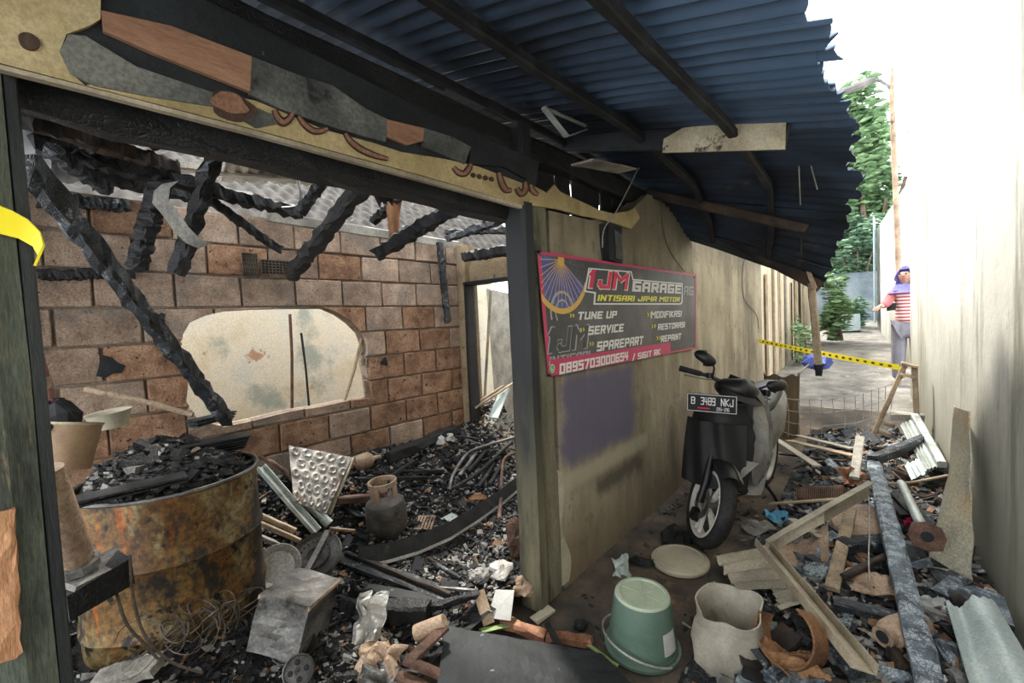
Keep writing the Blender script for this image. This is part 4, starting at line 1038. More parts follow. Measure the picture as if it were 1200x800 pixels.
gbar('charred_beam', (520, 510), (556, 514), .02, .02, 'char', 'short charred lath near the doorway rubble', 'stick', .05, .05)
gbar('thin_rod', (500, 688), (560, 692), .014, .014, 'steel', 'scorched rod lying before the white ash clumps', 'rod', .05, .05)
gbar('charred_beam', (505, 712), (560, 696), .03, .03, 'char', 'forked charred branch near the brown plank', 'stick', .06, .08, 8, .2)
gbar('charred_beam', (512, 662), (540, 678), .02, .02, 'char_ash', 'ashy stick end poking from the dark floor', 'stick', .05, .04)
gbar('brown_plank', (561, 692), (573, 731), .055, .012, 'rust_pale', 'small brown board standing beside the white page', 'board', .07, .03, 4, .06)
p = onH(588, 708, .05); m = MB(); e = Matrix.Rotation(.5, 3, 'Z') @ Matrix.Rotation(.55, 3, 'X'); m.box(p, (.10, .13, .006), e, jit=.008); solo('burnt_page', m, MT['paper'], 'white scorched page lying beside the small brown board', 'paper')
p = onH(636, 720, .012); m = MB(); e = Matrix.Rotation(-.15, 3, 'Z'); m.box(p, (.05, .12, .012), e, jit=.004); solo('plastic_tag', m, MT['lid'], 'cream oblong plastic cover on the ground before the post', 'tag')
# large charred board in the foreground with its slats
p = [onZ(x, y, z) for x, y, z in ((522, 739, .10), (705, 772, .04), (790, 860, .03), (500, 900, .08))]
m = MB(); m.surf(lambda u, v: p[0].lerp(p[1], u).lerp(p[3].lerp(p[2], u), v)+Vector((0, 0, .006*noise.noise(Vector((u*9, v*9, 0))))), 20, 14, thick=.025)
solo('burnt_board', m, MT['soot_board'], 'large flat charred board lying in the foreground', 'board')
m = MB(); m.beam(onZ(560, 748, .105), onZ(540, 800, .10), .008, .004, seg=5, jit=.2); solo('thin_wire', m, MT['steel'], 'thin wire lying across the large charred board', 'wire')
gbar('broken_plank', (522, 734), (482, 772), .045, .02, 'rust', 'brown slat propped on the corner of the large board', 'slat', .14, .12, 5, .05)
gbar('broken_plank', (474, 772), (520, 792), .045, .02, 'rust', 'brown cross slat over the propped slat', 'slat', .13, .10, 5, .05)
gbar('broken_plank', (465, 790), (512, 812), .045, .02, 'rust', 'lower brown cross slat at the picture foot', 'slat', .11, .09, 5, .05)
a, b = onH(488, 742, .10), onH(521, 727, .12); m = MB(); m.tube([a, b], [.035, .028], 14); solo('pink_tube', m, MT['rust_pale'], 'pinkish scorched tube end above the brown slats', 'tube', smooth=True)
gbar('split_wood', (590, 728), (640, 746), .06, .035, 'bright_wood', 'orange split piece of wood before the middle post', 'wood', .03, .02, 6, .16)
gbar('split_wood', (640, 745), (694, 752), .05, .03, 'bright_wood', 'thinner orange split wood end pointing at the green bucket', 'wood', .02, .02, 6, .16)
gbar('black_stick', (641, 730), (660, 764), .025, .02, 'char', 'short black stick lying over the orange split wood', 'stick', .05, .05, 4, .15)
MT['green_strip'] = mat('green_strip', ['#6f8a4a', '#94ab5c'], scale=8, rough=.7)
gbar('green_strip', (563, 739), (602, 731), .03, .006, 'green_strip', 'scorched green strip beside the orange split wood', 'strip', .04, .03, 5, .2)
gbar('frayed_lath', (685, 752), (724, 780), .014, .008, 'green_strip', 'frayed greenish lath lying toward the bucket', 'lath', .02, .02, 5, .2)
# brick lump by the post foot, white ash clumps
def lump(name, px, py, r, mt, lab, cat, off=.03, sc=(1, 1, .8), seed=0):
    c = onH(px, py, off); m = MB(); 
    def fn(u, v):
        a = 2*math.pi*u; b = math.pi*(v-.5); d = Vector((math.cos(a)*math.cos(b)*sc[0], math.sin(a)*math.cos(b)*sc[1], math.sin(b)*sc[2]))
        k = 1+.55*noise.noise(d*1.6+Vector((seed, 0, 0)))+.25*noise.noise(d*5+Vector((seed, 3, 0)))
        return c+d*r*k
    m.surf(fn, 16, 10); return solo(name, m, mt, lab, cat)
lump('brick_lump', 613, 686, .055, MT['rust_pale'], 'broken reddish lump at the foot of the middle post', 'rubble', seed=1)
lump('ash_clump', 585, 668, .06, MT['ash_white'], 'crumbly white ash clump left of the middle post', 'ash', seed=7, sc=(1, 1.2, .6))
lump('ash_clump', 562, 674, .05, MT['ash_grey'], 'pinkish grey ash clump beside the white one', 'ash', seed=4, sc=(1, 1.2, .6))
lump('ash_clump', 525, 512, .06, MT['ash_white'], 'pale ash clump heaped before the doorway', 'ash', .02, seed=9)
lump('concrete_lump', 512, 515, .07, MT['ash_white'], 'bluish white lump at the wall foot near the log', 'rubble', .02, seed=13)
lump('rusty_tank', 608, 632, .08, MT['rust'], 'rounded rusty tank half hidden behind the middle post', 'tank', .10, sc=(.8, .9, 1.5), seed=30)
# gas bottle
G = Vector((-2.55, 1.63, heap(-2.55, 1.63)+.0)); GZ = .06
t = thing('gas_bottle', (G.x, G.y, GZ), 'burnt squat gas bottle with a collar handle', 'gas bottle')
M = Matrix.Translation((G.x, G.y, GZ)) @ Matrix.Rotation(.08, 4, 'X')
m = MB(); m.lathe([(.09, 0), (.10, .03), (.125, .06), (.132, .10), (.132, .20), (.12, .245), (.08, .275), (.03, .285), (0, .285)], 28, M); part('body', m, MT['gas'], t, smooth=True)
m = MB()
for k in range(3):
    a0 = k*2.09+.2; m.lathe([(.085, .26), (.088, .36), (.080, .36), (.077, .27)], 7, M, a0=a0, a1=a0+1.0)
m.lathe([(.080, .355), (.092, .357), (.094, .385), (.080, .385), (.080, .355)], 24, M); part('collar_handle', m, MT['rust_pale'], t, smooth=True)
m = MB(); m.lathe([(.02, .28), (.02, .30), (.03, .302), (.03, .315), (0, .315)], 12, M); part('valve', m, MT['rust'], t, smooth=True)
# brown canister with spout
c = onH(424, 541, .06); d = Vector((.15, .95, .05)); M = frame(c, d.orthogonal(), d)
m = MB(); m.lathe([(0, -.07), (.022, -.07), (.024, -.06), (.045, -.055), (.06, -.03), (.06, .05), (.045, .075), (.02, .09), (.014, .15), (0, .15)], 20, M); solo('brown_canister', m, MT['rust_pale'], 'brown canister with a spout lying against the bumpy panel', 'canister', smooth=True)
gbar('rust_pipe', (394, 586), (440, 583), .05, .05, 'rust', 'thick rusty pipe lying behind the gas bottle', 'pipe', .08, .06, 3, .02)
# bumpy aluminium panel
C = [onX(338, 522, -3.10), onH(412, 536, .16), onH(382, 602, .12), onH(344, 588, .13)]
nr = (C[1]-C[0]).cross(C[3]-C[0]).normalized()
if nr.z < 0: nr = -nr
def bumpy(u, v):
    p = C[0].lerp(C[1], u).lerp(C[3].lerp(C[2], u), v); b = 0
    for i in range(5):
        for j in range(5):
            cx = (i+.5+.5*(j % 2))/5.2; cy = (j+.5)/5; dd = math.hypot((u-cx)*1.1, (v-cy)*1.0)
            b = max(b, ss(.085, .065, dd)*(1-.9*ss(.055, .04, dd)))
    return p+nr*(.010*b+.008*noise.noise(Vector((u*5, v*5, 7))))
m = MB(); m.surf(bumpy, 56, 56, thick=.006)
MT['panel'] = mat('scorched_aluminium', ['#6a6660', '#8d8880', '#a49d92'], scale=5, rough=.55, metal=.25, layers=[('#8a6a50', 5, .56, .68), ('#5a6c76', 4, .6, .7)])
solo('bumpy_panel', m, MT['panel'], 'scorched metal panel embossed with rings leaning on the rubble', 'panel', smooth=True)
def channel(name, a, b, w, t_, mt, lab, up=None, cat='metal channel'):
    """open U section from a to b"""
    m = MB(); a = Vector(a); b = Vector(b); d = (b-a).normalized(); u = Vector(up) if up else Vector((0, 0, 1)); s = d.cross(u).normalized(); u = s.cross(d)
    m.beam(a, b, w, t_, up=u, seg=3, jit=.02)
    for k in (-1, 1): m.beam(a+s*k*w*.47+u*w*.22, b+s*k*w*.47+u*w*.22, t_, w*.45, up=u, seg=3, jit=.02)
    return solo(name, m, MT[mt], lab, cat)
channel('metal_channel', onH(304, 548, .17), onH(370, 624, .05), .06, .006, 'galv', 'pale metal channel sloping down from the drum edge')
channel('metal_channel', onH(413, 536, .15), onH(384, 603, .05), .045, .006, 'tan_metal', 'greenish channel along the edge of the bumpy panel')
a, b = onH(346, 576, .10), onH(386, 614, .06); m = MB(); d = b-a; m.tube([a, a+d*.8, a+d*.81, b], [.026, .026, .030, .030], 16); solo('silver_tube', m, MT['galv'], 'silvery tube lying beside the pale channel', 'tube', smooth=True)
m = MB(); P = [onH(298, 532, .14), onH(318, 541, .15), onH(335, 553, .13), onH(346, 566, .10), onH(347, 576, .08)]; m.tube(P, .013, 8); solo('brown_hose', m, MT['rust'], 'bent brown hose over the edge of the bumpy panel', 'hose', smooth=True)
gbar('long_stick', (296, 500), (376, 518), .025, .02, 'wood', 'long wooden stick lying at the wall foot behind the panel', 'stick', .10, .05, 6, .06)
gbar('pale_stick', (303, 603), (346, 622), .03, .03, 'wood', 'thick pale stick lying right of the drum', 'stick', .10, .06, 6, .06)
gbar('pale_stick', (303, 612), (352, 634), .025, .025, 'wood', 'greenish stick lying under the thick pale one', 'stick', .08, .05, 6, .06)
gbar('pale_stick', (303, 628), (330, 640), .025, .025, 'wood_grey', 'short grey stick end by the drum side', 'stick', .05, .04, 6, .06)
gbar('thin_rod', (386, 619), (416, 622), .018, .018, 'rust_pale', 'short rod with a nut below the silver tube', 'rod', .05, .05, 3, .04)
crumple('white_sheet', 288, 506, (.10, .16, .03), MT['paper'], 'folded white sheet between drum and wall', 'sheet', -.03, 40, .6, .6)
crumple('white_sheet', 302, 526, (.12, .10, .03), MT['ash_white'], 'torn pale sheet right of the drum rim', 'sheet', .16, 44, .3, .4)
# hoses, rods and the curved fender
def gtube(name, pts, r, mt, lab, cat='hose', off=.03, n=8):
    P = [onH(x, y, off) for x, y in pts]; Q = []
    for i in range(len(P)-1):
        for k in range(5):
            t = k/5; p0 = P[max(0, i-1)]; p1 = P[i]; p2 = P[i+1]; p3 = P[min(len(P)-1, i+2)]
            Q.append(.5*((2*p1)+(p2-p0)*t+(2*p0-5*p1+4*p2-p3)*t*t+(3*p1-p0-3*p2+p3)*t**3))
    Q.append(P[-1]); m = MB(); m.tube(Q, r, n); return solo(name, m, MT[mt], lab, cat, smooth=True)
gtube('rubber_hose', [(526, 574), (531, 556), (545, 534), (560, 525), (590, 516), (616, 508)], .014, 'steel', 'long grey hose curving round the bundle of charred rods', off=.08)
gtube('rubber_hose', [(526, 574), (545, 564), (570, 546), (588, 528), (600, 518)], .016, 'rubber', 'dark hose crossing the bundle of charred rods', off=.07)
for k, (a, b, lab) in enumerate((((538, 557), (557, 531), 'open-ended grey tube inside the hose loop'), ((548, 552), (570, 527), 'dark rod second in the hose loop'), ((560, 571), (579, 543), 'dark rod just outside the hose loop'), ((573, 568), (587, 545), 'short dark rod nearest the bent rusty bar'))):
    gtube('charred_rod', [a, ((a[0]+b[0])/2, (a[1]+b[1])/2+1), b], .018, 'steel' if k == 0 else 'rubber', lab, 'rod', .04)
gtube('bent_bar', [(585, 608), (587, 580), (588, 555), (591, 538), (602, 531), (618, 526)], .013, 'rust', 'bent rusty bar standing by the middle post', 'bar', .08)
P = [onH(x, y, .09) for x, y in ((420, 653), (455, 647), (490, 637), (526, 622), (560, 601), (590, 580), (614, 560))]
m = ribbon(P, Vector((-.05, .03, .085))); solo('curved_fender', m, MT['rubber'], 'long curved black fender strip across the workshop floor', 'fender', smooth=True)
m = ribbon([p+Vector((.03, -.02, -.035)) for p in P], Vector((-.008, .006, .014))); solo('chrome_trim', m, MT['steel_pale'], 'thin pale trim along the lower edge of the curved fender', 'trim', smooth=True)
p = onH(498, 612, .03); m = MB(); e = Matrix.Rotation(.6, 3, 'Z') @ Matrix.Rotation(.3, 3, 'X')
for i in range(6): m.box(p+e @ Vector(((i-2.5)*.022, 0, 0)), (.014, .12, .006), e)
for i in (-1, 1): m.box(p+e @ Vector((0, i*.06, 0)), (.13, .012, .007), e)
solo('small_grate', m, MT['rust_pale'], 'small pinkish grate lying behind the curved fender', 'grate')
for (px, py, w, lab) in ((527, 606, .11, 'grey-blue glass shard behind the curved fender'), (519, 618, .07, 'smaller glass shard beside the small grate')):
    p = onH(px, py, .03); m = MB(); e = Matrix.Rotation(R.uniform(0, 2), 3, 'Z') @ Matrix.Rotation(.25, 3, 'X'); m.prism([(-w/2, -w*.3), (w*.4, -w*.4), (w*.5, w*.2), (-w*.1, w*.4)], .004, Matrix.Translation(p) @ e.to_4x4()); solo('glass_shard', m, MT['galv_blue'], lab, 'glass')
p = onH(560, 586, .04); m = MB(); M = Matrix.Translation(p) @ Matrix.Rotation(.7, 4, 'Z') @ Matrix.Rotation(.4, 4, 'X')
m.surf(lambda u, v: M @ Vector(((u-.5)*.14, (v-.5)*.06*math.sin(math.pi*(.08+.84*u)), .02*math.sin(u*3)+.01*(v-.5)**2*8)), 10, 4, thick=.002); solo('brown_leaf', m, MT['leaf_brown'], 'curled orange-brown leaf behind the curved fender', 'leaf')
# doorway: leaning pale door, planks and rubble beyond
p0, p1 = onY(572, 338, 4.3), onY(604, 345, 4.1); b0, b1 = onY(580, 440, 4.2), onY(606, 442, 4.0)
m = MB(); m.surf(lambda u, v: p0.lerp(p1, u).lerp(b0.lerp(b1, u), v*1.6), 4, 6, thick=.03); solo('pale_door', m, MT['steel_pale'], 'pale scratched door panel standing beyond the doorway', 'door')
gbar('blue_plank', (592, 455), (578, 490), .10, .02, 'galv_blue', 'pale blue-white plank in the bright rubble of the doorway', 'plank', .10, .05, 4, .05)
for k, (a, b, mt, lab) in enumerate((((556, 478), (604, 447), 'wood', 'thin pale lath slanting through the doorway rubble'), ((562, 470), (590, 452), 'wood', 'short pale lath behind the slanting one'), ((575, 340), (566, 400), 'wood_grey', 'bent pale strip hanging in the doorway'))):
    if k < 2: gbar('pale_lath', a, b, .03, .02, mt, lab, 'lath', .12, .16, 5, .1)
    else: bar('pale_lath', onY(*a, 3.6), onY(566, 500, 3.6), .04, .01, mt, lab, 'lath', 5, .1)
rafter((556, 352), -3.2, (560, 462), -3.3, .03, .03, 'char', 'black upright inside the doorway', 'door_batten', 6, .1, 'batten')
# loose flakes over the ash bed
q = random.Random(21)
def on_floor(q):
    x = XB+.05+(XW-.12-XB-.05)*q.random(); y = -.3+3.6*q.random()
    if (Vector((x, y))-DC.xy).length < DR+.02: return None, 0
    z = heap(x, y)+noise.noise(Vector((x*14, y*14, 2)))*.016
    w = q.random(); k = noise.noise(Vector((x*1.9, y*1.9, 8)))
    mi = 0 if w < .62-.3*k else 1 if w < .88-.12*k else 2 if w < .94 else 3
    return Vector((x, y, z+.008)), mi
m = MB(); chips(m, 17000, on_floor, .007, .03, q); solo('floor_debris', m, [MT['char'], MT['ash_grey'], MT['ash_white'], MT['brown_bits']], 'countless charred flakes, ash and splinters over the workshop floor', 'debris', kind='stuff')
m = MB(); chips(m, 420, on_floor, .03, .075, q, .25); solo('floor_debris', m, [MT['char'], MT['soot'], MT['ash_grey'], MT['char_wood']], 'larger charred splinters strewn over the workshop floor', 'debris', kind='stuff')

# ------------------------------------------------------------------ alley: bucket, lid, sack and the rubble's single finds
c = onZ(797, 656, .012); M = Matrix.Translation(c) @ Matrix.Rotation(.03, 4, 'X')
m = MB(); m.lathe([(0, .018), (.10, .018), (.135, .015), (.155, .012), (.162, .004), (.160, -.012), (.150, -.012), (.150, 0), (0, .004)], 48, M); o = solo('pail_lid', m, MT['lid'], 'round cream pail lid lying flat beside the scooter wheel', 'lid', smooth=True)
m = MB(); m.lathe([(.128, .0155), (.131, .019), (.134, .0155)], 48, M); part('raised_ring', m, MT['lid'], o, smooth=True)
crumple('crushed_cup', 729, 664, (.09, .12, .04), MT['galv_blue'], 'crushed clear plastic cup at the foot of the grey wall', 'cup', .025, 60, .6, .6)
crumple('black_scrap', 750, 657, (.14, .06, .02), MT['soot'], 'black burnt scrap between the crushed cup and the cream lid', 'scrap', .015, 64, .2, .1)
lump('black_lump', 795, 628, .09, MT['soot'], 'black ash lump at the wall foot behind the cream lid', 'ash', .01, sc=(1, 1.6, .5), seed=66)
lump('coal_lump', 681, 732, .03, MT['char'], 'single black coal on the ground left of the bucket', 'coal', .01, seed=68)
BC = Vector((-.84, 1.765, 0))
t = thing('green_bucket', BC, 'upturned grey-green plastic bucket with a wire handle', 'bucket')
M = Matrix.Translation(BC) @ Matrix.Rotation(.035, 4, 'Y')
m = MB(); m.lathe([(.148, .0), (.153, .012), (.150, .03), (.146, .03), (.120, .225), (.117, .238), (.105, .243)], 44, M); body = part('body', m, MT['green_plastic'], t, smooth=True)
m = MB(); m.lathe([(.118, .236), (.112, .246), (.098, .247), (.096, .240), (0, .240)], 44, M)
for k in range(6):
    a = k*math.pi/3; m.beam(M @ Vector((.02*math.cos(a), .02*math.sin(a), .2405)), M @ Vector((.09*math.cos(a), .09*math.sin(a), .2405)), .006, .003)
part('bottom', m, MT['green_pale'], t, smooth=True)
m = MB(); m.lathe([(.150, .0), (.160, .002), (.162, .016), (.150, .02)], 44, M); part('rim', m, MT['green_plastic'], t, smooth=True)
H = [M @ Vector((.17*math.cos(a), .17*math.sin(a), .035+.045*math.cos((a+2.2)*1.0))) for a in [-3.6+k*.16 for k in range(21)]]
m = MB(); m.tube(H, .0045, 6); part('wire_handle', m, MT['steel_pale'], t)
ca = math.radians(-12)
m = MB(); m.surf(lambda u, v: M @ Vector(((.1445-.024*v*.55+.0012)*math.cos(ca+(u-.5)*.55), (.1445-.024*v*.55+.0012)*math.sin(ca+(u-.5)*.55), .055+.085*v)), 8, 3, thick=.001); lb = part('label', m, MT['paper'], t)
m = MB(); m.surf(lambda u, v: M @ Vector(((.146-.024*v*.4)*math.cos(ca+(u-.5)*.45), (.146-.024*v*.4)*math.sin(ca+(u-.5)*.45), .062+.012*v)), 8, 1, thick=.0006); part('print_band', m, MT['grey_print'], lb)
# grey cut-open jerry can
SCN = Vector((-.50, 1.84, heap(-.50, 1.84)-.01))
m = MB(); q = random.Random(3)
def sackw(r, z, a): return (r*(1+.10*math.sin(2*a+1+z*6)+.05*math.sin(5*a+z*20)+.03*math.sin(9*a-z*30)), z+(.035*math.sin(a+.6)+.015*math.sin(3*a) if z > .2 else 0))
m.lathe([(.0, .0), (.10, .0), (.125, .03), (.132, .10), (.118, .17), (.112, .22), (.118, .26), (.112, .26), (.105, .2), (.115, .05), (0, .02)], 40, Matrix.Translation(SCN), wob=sackw)
solo('plastic_can', m, MT['sack'], 'grey wrinkled plastic can cut open at the top', 'can', smooth=True)
# rusty hoop and half tin
c = onH(926, 745, .10); nrm = Vector((-.35, -.80, .45)); M = frame(c, nrm.orthogonal(), nrm)
m = MB(); m.lathe([(.103, -.05), (.107, -.045), (.107, .045), (.103, .05), (.099, .045), (.099, -.045), (.103, -.05)], 34, M, a0=-1.2, a1=3.6); solo('rusty_hoop', m, MT['rust_orange'], 'broad orange rusty hoop behind the cut plastic can', 'hoop', smooth=True)
crumple('rusty_tin', 930, 775, (.16, .12, .05), MT['rust_orange'], 'crumpled rusty tin under the orange hoop', 'tin', .04, 70, .3, .3)
def gsheet(name, px, off, mt, lab, cat='sheet', corr=.0, pitch=.06, bend=0.0, thick=.004, n=30, seed=0, rag=.02):
    C = [onH(x, y, o) for (x, y), o in zip(px, off)]
    nr = (C[1]-C[0]).cross(C[3]-C[0]).normalized(); L = (C[1]-C[0]).length
    def fn(u, v):
        p = C[0].lerp(C[1], u).lerp(C[3].lerp(C[2], u), v)
        e = rag*noise.noise(Vector((u*9, v*9, seed+3)))*(1 if v in (0, 1) else .0)
        return p+nr*(corr*math.sin(2*math.pi*u*L/pitch)+bend*math.sin(math.pi*u)+.006*noise.noise(Vector((u*5, v*5, seed))))+(C[3]-C[0]).normalized()*e
    m = MB(); m.surf(fn, n, 10, thick=thick); return solo(name, m, mt, lab, cat, smooth=True)
gsheet('cement_sheet', [(838, 652), (862, 690), (922, 688), (900, 640)], (.05, .05, .07, .07), MT['asb'], 'wavy fibre cement sheet fragment under the scooter', corr=.014, pitch=.085)
gsheet('cement_sheet', [(905, 690), (915, 715), (960, 700), (945, 678)], (.06, .05, .08, .08), MT['asb'], 'second wavy fragment behind the orange hoop', corr=.012, pitch=.08, seed=4)
channel('angle_bar', onH(893, 640, .20), onH(1012, 786, .14), .075, .005, 'tan_metal', 'long tan metal angle lying toward the picture foot', up=(.4, -.3, .85))
P = [onH(x, y, o) for x, y, o in ((897, 642, .15), (930, 622, .17), (965, 602, .20), (1000, 582, .22), (1018, 572, .24))]
m = ribbon(P, Vector((.0, .03, .085))); o = solo('curved_channel', m, MT['tan_metal'], 'curved tan metal channel rising over the rubble', 'metal channel', smooth=True)
m = ribbon([p+Vector((.012, -.012, .045)) for p in P], Vector((.030, -.035, .006))); part('flange', m, MT['asb'], o, smooth=True)
gbar('grey_plank', (1008, 512), (1001, 560), .055, .02, 'wood_grey', 'grey plank end standing up out of the rubble', 'plank', .20, .14, 5, .05)
gbar('grey_plank', (997, 596), (975, 690), .055, .022, 'wood', 'orange-grey plank lying under the curved channel', 'plank', .12, .05, 6, .05)
gbar('tan_board', (903, 590), (988, 584), .06, .012, 'wood', 'tan board lying across the rubble behind the channel', 'board', .10, .12, 6, .06)
gbar('tan_board', (928, 608), (962, 628), .05, .01, 'asb', 'pale tan board under the curved channel', 'board', .09, .08, 5, .06)
# big charred plank and friends
gbar('charred_plank', (1024, 544), (1092, 812), .075, .05, 'char_blue', 'long pale-charred plank lying down the length of the rubble', 'plank', .20, .12, 22, .07)
gbar('charred_log', (1022, 540), (1084, 514), .07, .07, 'char_ash', 'grey charred log lying across the head of the long plank', 'log', .16, .18, 8, .08)
gbar('charred_log', (985, 640), (1048, 634), .09, .06, 'char_ash', 'charred cracked log under the long plank', 'log', .06, .06, 8, .1)
gbar('charred_stick', (988, 676), (1050, 646), .03, .025, 'char_wood', 'brown-black stick leaning on the long plank', 'stick', .06, .10, 6, .06)
gbar('charred_plank', (975, 705), (1072, 728), .07, .03, 'char_ash', 'short ashy plank before the long charred plank', 'plank', .05, .05, 8, .08)
gbar('charred_plank', (955, 730), (1005, 790), .06, .03, 'char_ash', 'ashy plank along the tan metal angle', 'plank', .05, .05, 8, .08)
gbar('charred_plank', (1050, 580), (1090, 620), .06, .03, 'char', 'black plank behind the flanged pipe', 'plank', .08, .06, 8, .08)
gbar('charred_plank', (1010, 560), (1060, 605), .05, .03, 'char', 'dark plank crossing under the long charred plank', 'plank', .10, .08, 8, .08)
gbar('charred_plank', (1100, 670), (1150, 730), .08, .03, 'char_ash', 'ashy plank at the foot of the white wall', 'plank', .03, .03, 8, .08)
# pipe with square flange
a, b = onH(1056, 566, .20), onH(1086, 628, .22)
t = solo('flanged_pipe', MB().tube([a, b], .022, 14), MT['galv'], 'pale pipe with a brown square flange', 'pipe', smooth=True)
d = (b-a).normalized(); M = frame(b, d.orthogonal(), d)
m = MB(); m.prism([(.07, 0), (.045, .05), (0, .075), (-.05, .045), (-.07, 0), (-.045, -.05), (0, -.075), (.05, -.045)], .008, M); fl = part('flange', m, MT['rust'], t)
m = MB(); m.lathe([(0, .0095), (.018, .0095), (.024, .0085)], 16, M); part('bore', m, MT['soot'], fl)
# tall scorched sheet leaning on the white wall
C = [onX(1120, 474, XR(3.9)-.03), onX(1137, 482, XR(3.9)-.03), onH(1141, 684, .02), onH(1087, 666, .02), onX(1112, 560, .22)]
def lean(u, v):
    le = C[0].lerp(C[4], min(1, v*2)) if v < .5 else C[4].lerp(C[3], (v-.5)*2)
    p = le.lerp(C[1].lerp(C[2], v), u); return p+Vector((-.02*math.sin(math.pi*u)+.008*noise.noise(Vector((u*3, v*6, 1))), 0, 0))
MT['lean'] = mat('scorched_zinc', ['#8d8873', '#a59f88', '#b5ab8c'], scale=3, rough=.7, metal=.15, layers=[('#b58a4c', 2.2, .50, .66), ('#6f7a78', 3, .58, .7)])
m = MB(); m.surf(lean, 10, 24, thick=.005); solo('leaning_sheet', m, MT['lean'], 'tall scorched zinc sheet leaning against the white wall', 'sheet', smooth=True)
gsheet('zinc_sheet', [(1108, 706), (1165, 704), (1222, 800), (1150, 850)], (.10, .12, .10, .08), MT['galv_blue'], 'pale blue-green ridged sheet at the corner by the white wall', corr=.02, pitch=.14, n=40, seed=9, rag=.05)
# exhaust can
a, b = onH(1034, 746, .07), onH(1072, 732, .07); d = (b-a).normalized(); M = frame(a, d.orthogonal(), d)
m = MB(); m.lathe([(0, .004), (.030, .004), (.036, 0), (.036, .03), (.048, .04), (.052, .09), (.050, .21), (.036, .22), (0, .22)], 22, M); o = solo('exhaust_can', m, MT['rust_pale'], 'rusty exhaust can lying beside the long charred plank', 'exhaust', smooth=True)
m = MB(); m.lathe([(0, -.001), (.022, -.001)], 16, M); part('opening', m, MT['soot'], o)
# rusty fender, dished pan, torn tin
c = onH(1012, 612, .08); nrm = Vector((-.05, -.35, .92)); M = frame(c, nrm.orthogonal(), nrm)
m = MB(); m.lathe([(0, .03), (.10, .025), (.145, .005), (.155, -.02), (.15, -.022), (.10, .02), (0, .025)], 36, M); solo('dished_pan', m, MT['rust_pale'], 'large tan dished pan lying upside down in the rubble', 'pan', smooth=True)
gsheet('rusty_fender', [(905, 640), (970, 612), (972, 655), (920, 668)], (.10, .12, .05, .05), MT['rust_pale'], 'tan rusted fender with an orange lip under the curved channel', bend=.04, seed=12)
m = ribbon([onH(x, y, .03) for x, y in ((908, 650), (930, 664), (952, 663), (970, 654))], Vector((.015, -.02, .02))); solo('rusty_rim_strip', m, MT['rust_orange'], 'bright orange rusted strip below the tan fender', 'strip', smooth=True)
crumple('torn_tin', 1030, 685, (.20, .16, .03), MT['rust_pale'], 'torn brown tin with a burnt edge before the charred plank', 'tin', .05, 81, .3, .12)
crumple('torn_tin', 1000, 560, (.14, .14, .04), MT['bright_wood'], 'torn orange scrap standing in the rubble', 'scrap', .12, 85, .3, .6)
crumple('blue_scrap', 912, 606, (.12, .14, .03), MT['blue_plastic'], 'bright blue plastic scrap behind the scooter wheel', 'scrap', .04, 87, .6, .1)
crumple('grey_cloth', 888, 617, (.20, .12, .04), MT['body_grey'], 'grey plastic sheet beside the scooter wheel', 'sheet', .03, 89, .3, .1)
crumple('red_packet', 1064, 612, (.05, .06, .03), MT['pink'], 'small crushed pink packet beside the pale pipe', 'packet', .05, 91, .3, .4)
crumple('white_scrap', 1090, 705, (.08, .06, .02), MT['paper'], 'small white scrap at the foot of the leaning sheet', 'scrap', .03, 93, .3, .2)
# radiator core
p0, p1 = onH(934, 578, .10), onH(990, 576, .10)
t = solo('radiator_core', MB().beam(p0, p1, .03, .08, seg=2, jit=.02), MT['rust'], 'rusty finned core lying behind the tan board', 'radiator')
m = MB(); d = p1-p0; s = d.normalized().cross(Vector((0, 0, 1)))
for k in range(24): m.beam(p0+d*(k+.5)/24+s*.016+Vector((0, 0, -.035)), p0+d*(k+.5)/24+s*.016+Vector((0, 0, .035)), .004, .004)
part('fins', m, MT['rust_pale'], t)
# tan angle boards at the back of the heap
for k, (a, b, w, mt, lab) in enumerate((((904, 511), (958, 546), .06, 'asb', 'pale slat sloping down at the back of the rubble'), ((925, 516), (1002, 534), .07, 'wood', 'tan board lying over the back of the rubble'),
        ((935, 510), (1000, 526), .06, 'asb', 'light board under the wire mesh'), ((915, 532), (990, 540), .04, 'char_wood', 'dark brown board under the tan ones'), ((930, 548), (965, 540), .04, 'rust', 'rusty strip bent under the tan boards'),
        ((955, 528), (1000, 548), .025, 'char', 'black stick below the tan boards'), ((1000, 548), (1050, 572), .02, 'char', 'thin black stick crossing behind the long plank'))):
    gbar('loose_board', a, b, w, .012, mt, lab, 'board', .16-.012*k, .14-.01*k, 5, .06)
gsheet('ribbed_sheet', [(1055, 498), (1076, 490), (1106, 545), (1084, 552)], (.22, .24, .16, .14), MT['galv'], 'grey ribbed roofing piece propped on the rubble by the wall', corr=.012, pitch=.05, seed=15)
gbar('white_batten', (1072, 487), (1104, 544), .05, .045, 'galv', 'white square batten along the ribbed roofing piece', 'batten', .26, .18, 4, .03)
gsheet('ribbed_sheet', [(1060, 545), (1082, 536), (1092, 552), (1068, 562)], (.14, .14, .1, .1), MT['galv_blue'], 'small blue-grey ribbed piece below the larger one', corr=.01, pitch=.05, seed=17)
gtube('thin_branch', [(1036, 566), (1060, 566), (1085, 562), (1110, 557)], .008, 'wood', 'thin pale branch lying across the rubble to the wall', 'branch', .2)
gtube('thin_branch', [(1045, 552), (1065, 570), (1080, 582), (1105, 575)], .006, 'rust', 'thin rusty branch bent below the pale one', 'branch', .18)
gtube('loose_wire', [(1018, 578), (1019, 620), (1018, 650), (1019, 682)], .003, 'wire_pale', 'thin straight wire hanging over the torn tin', 'wire', .16)
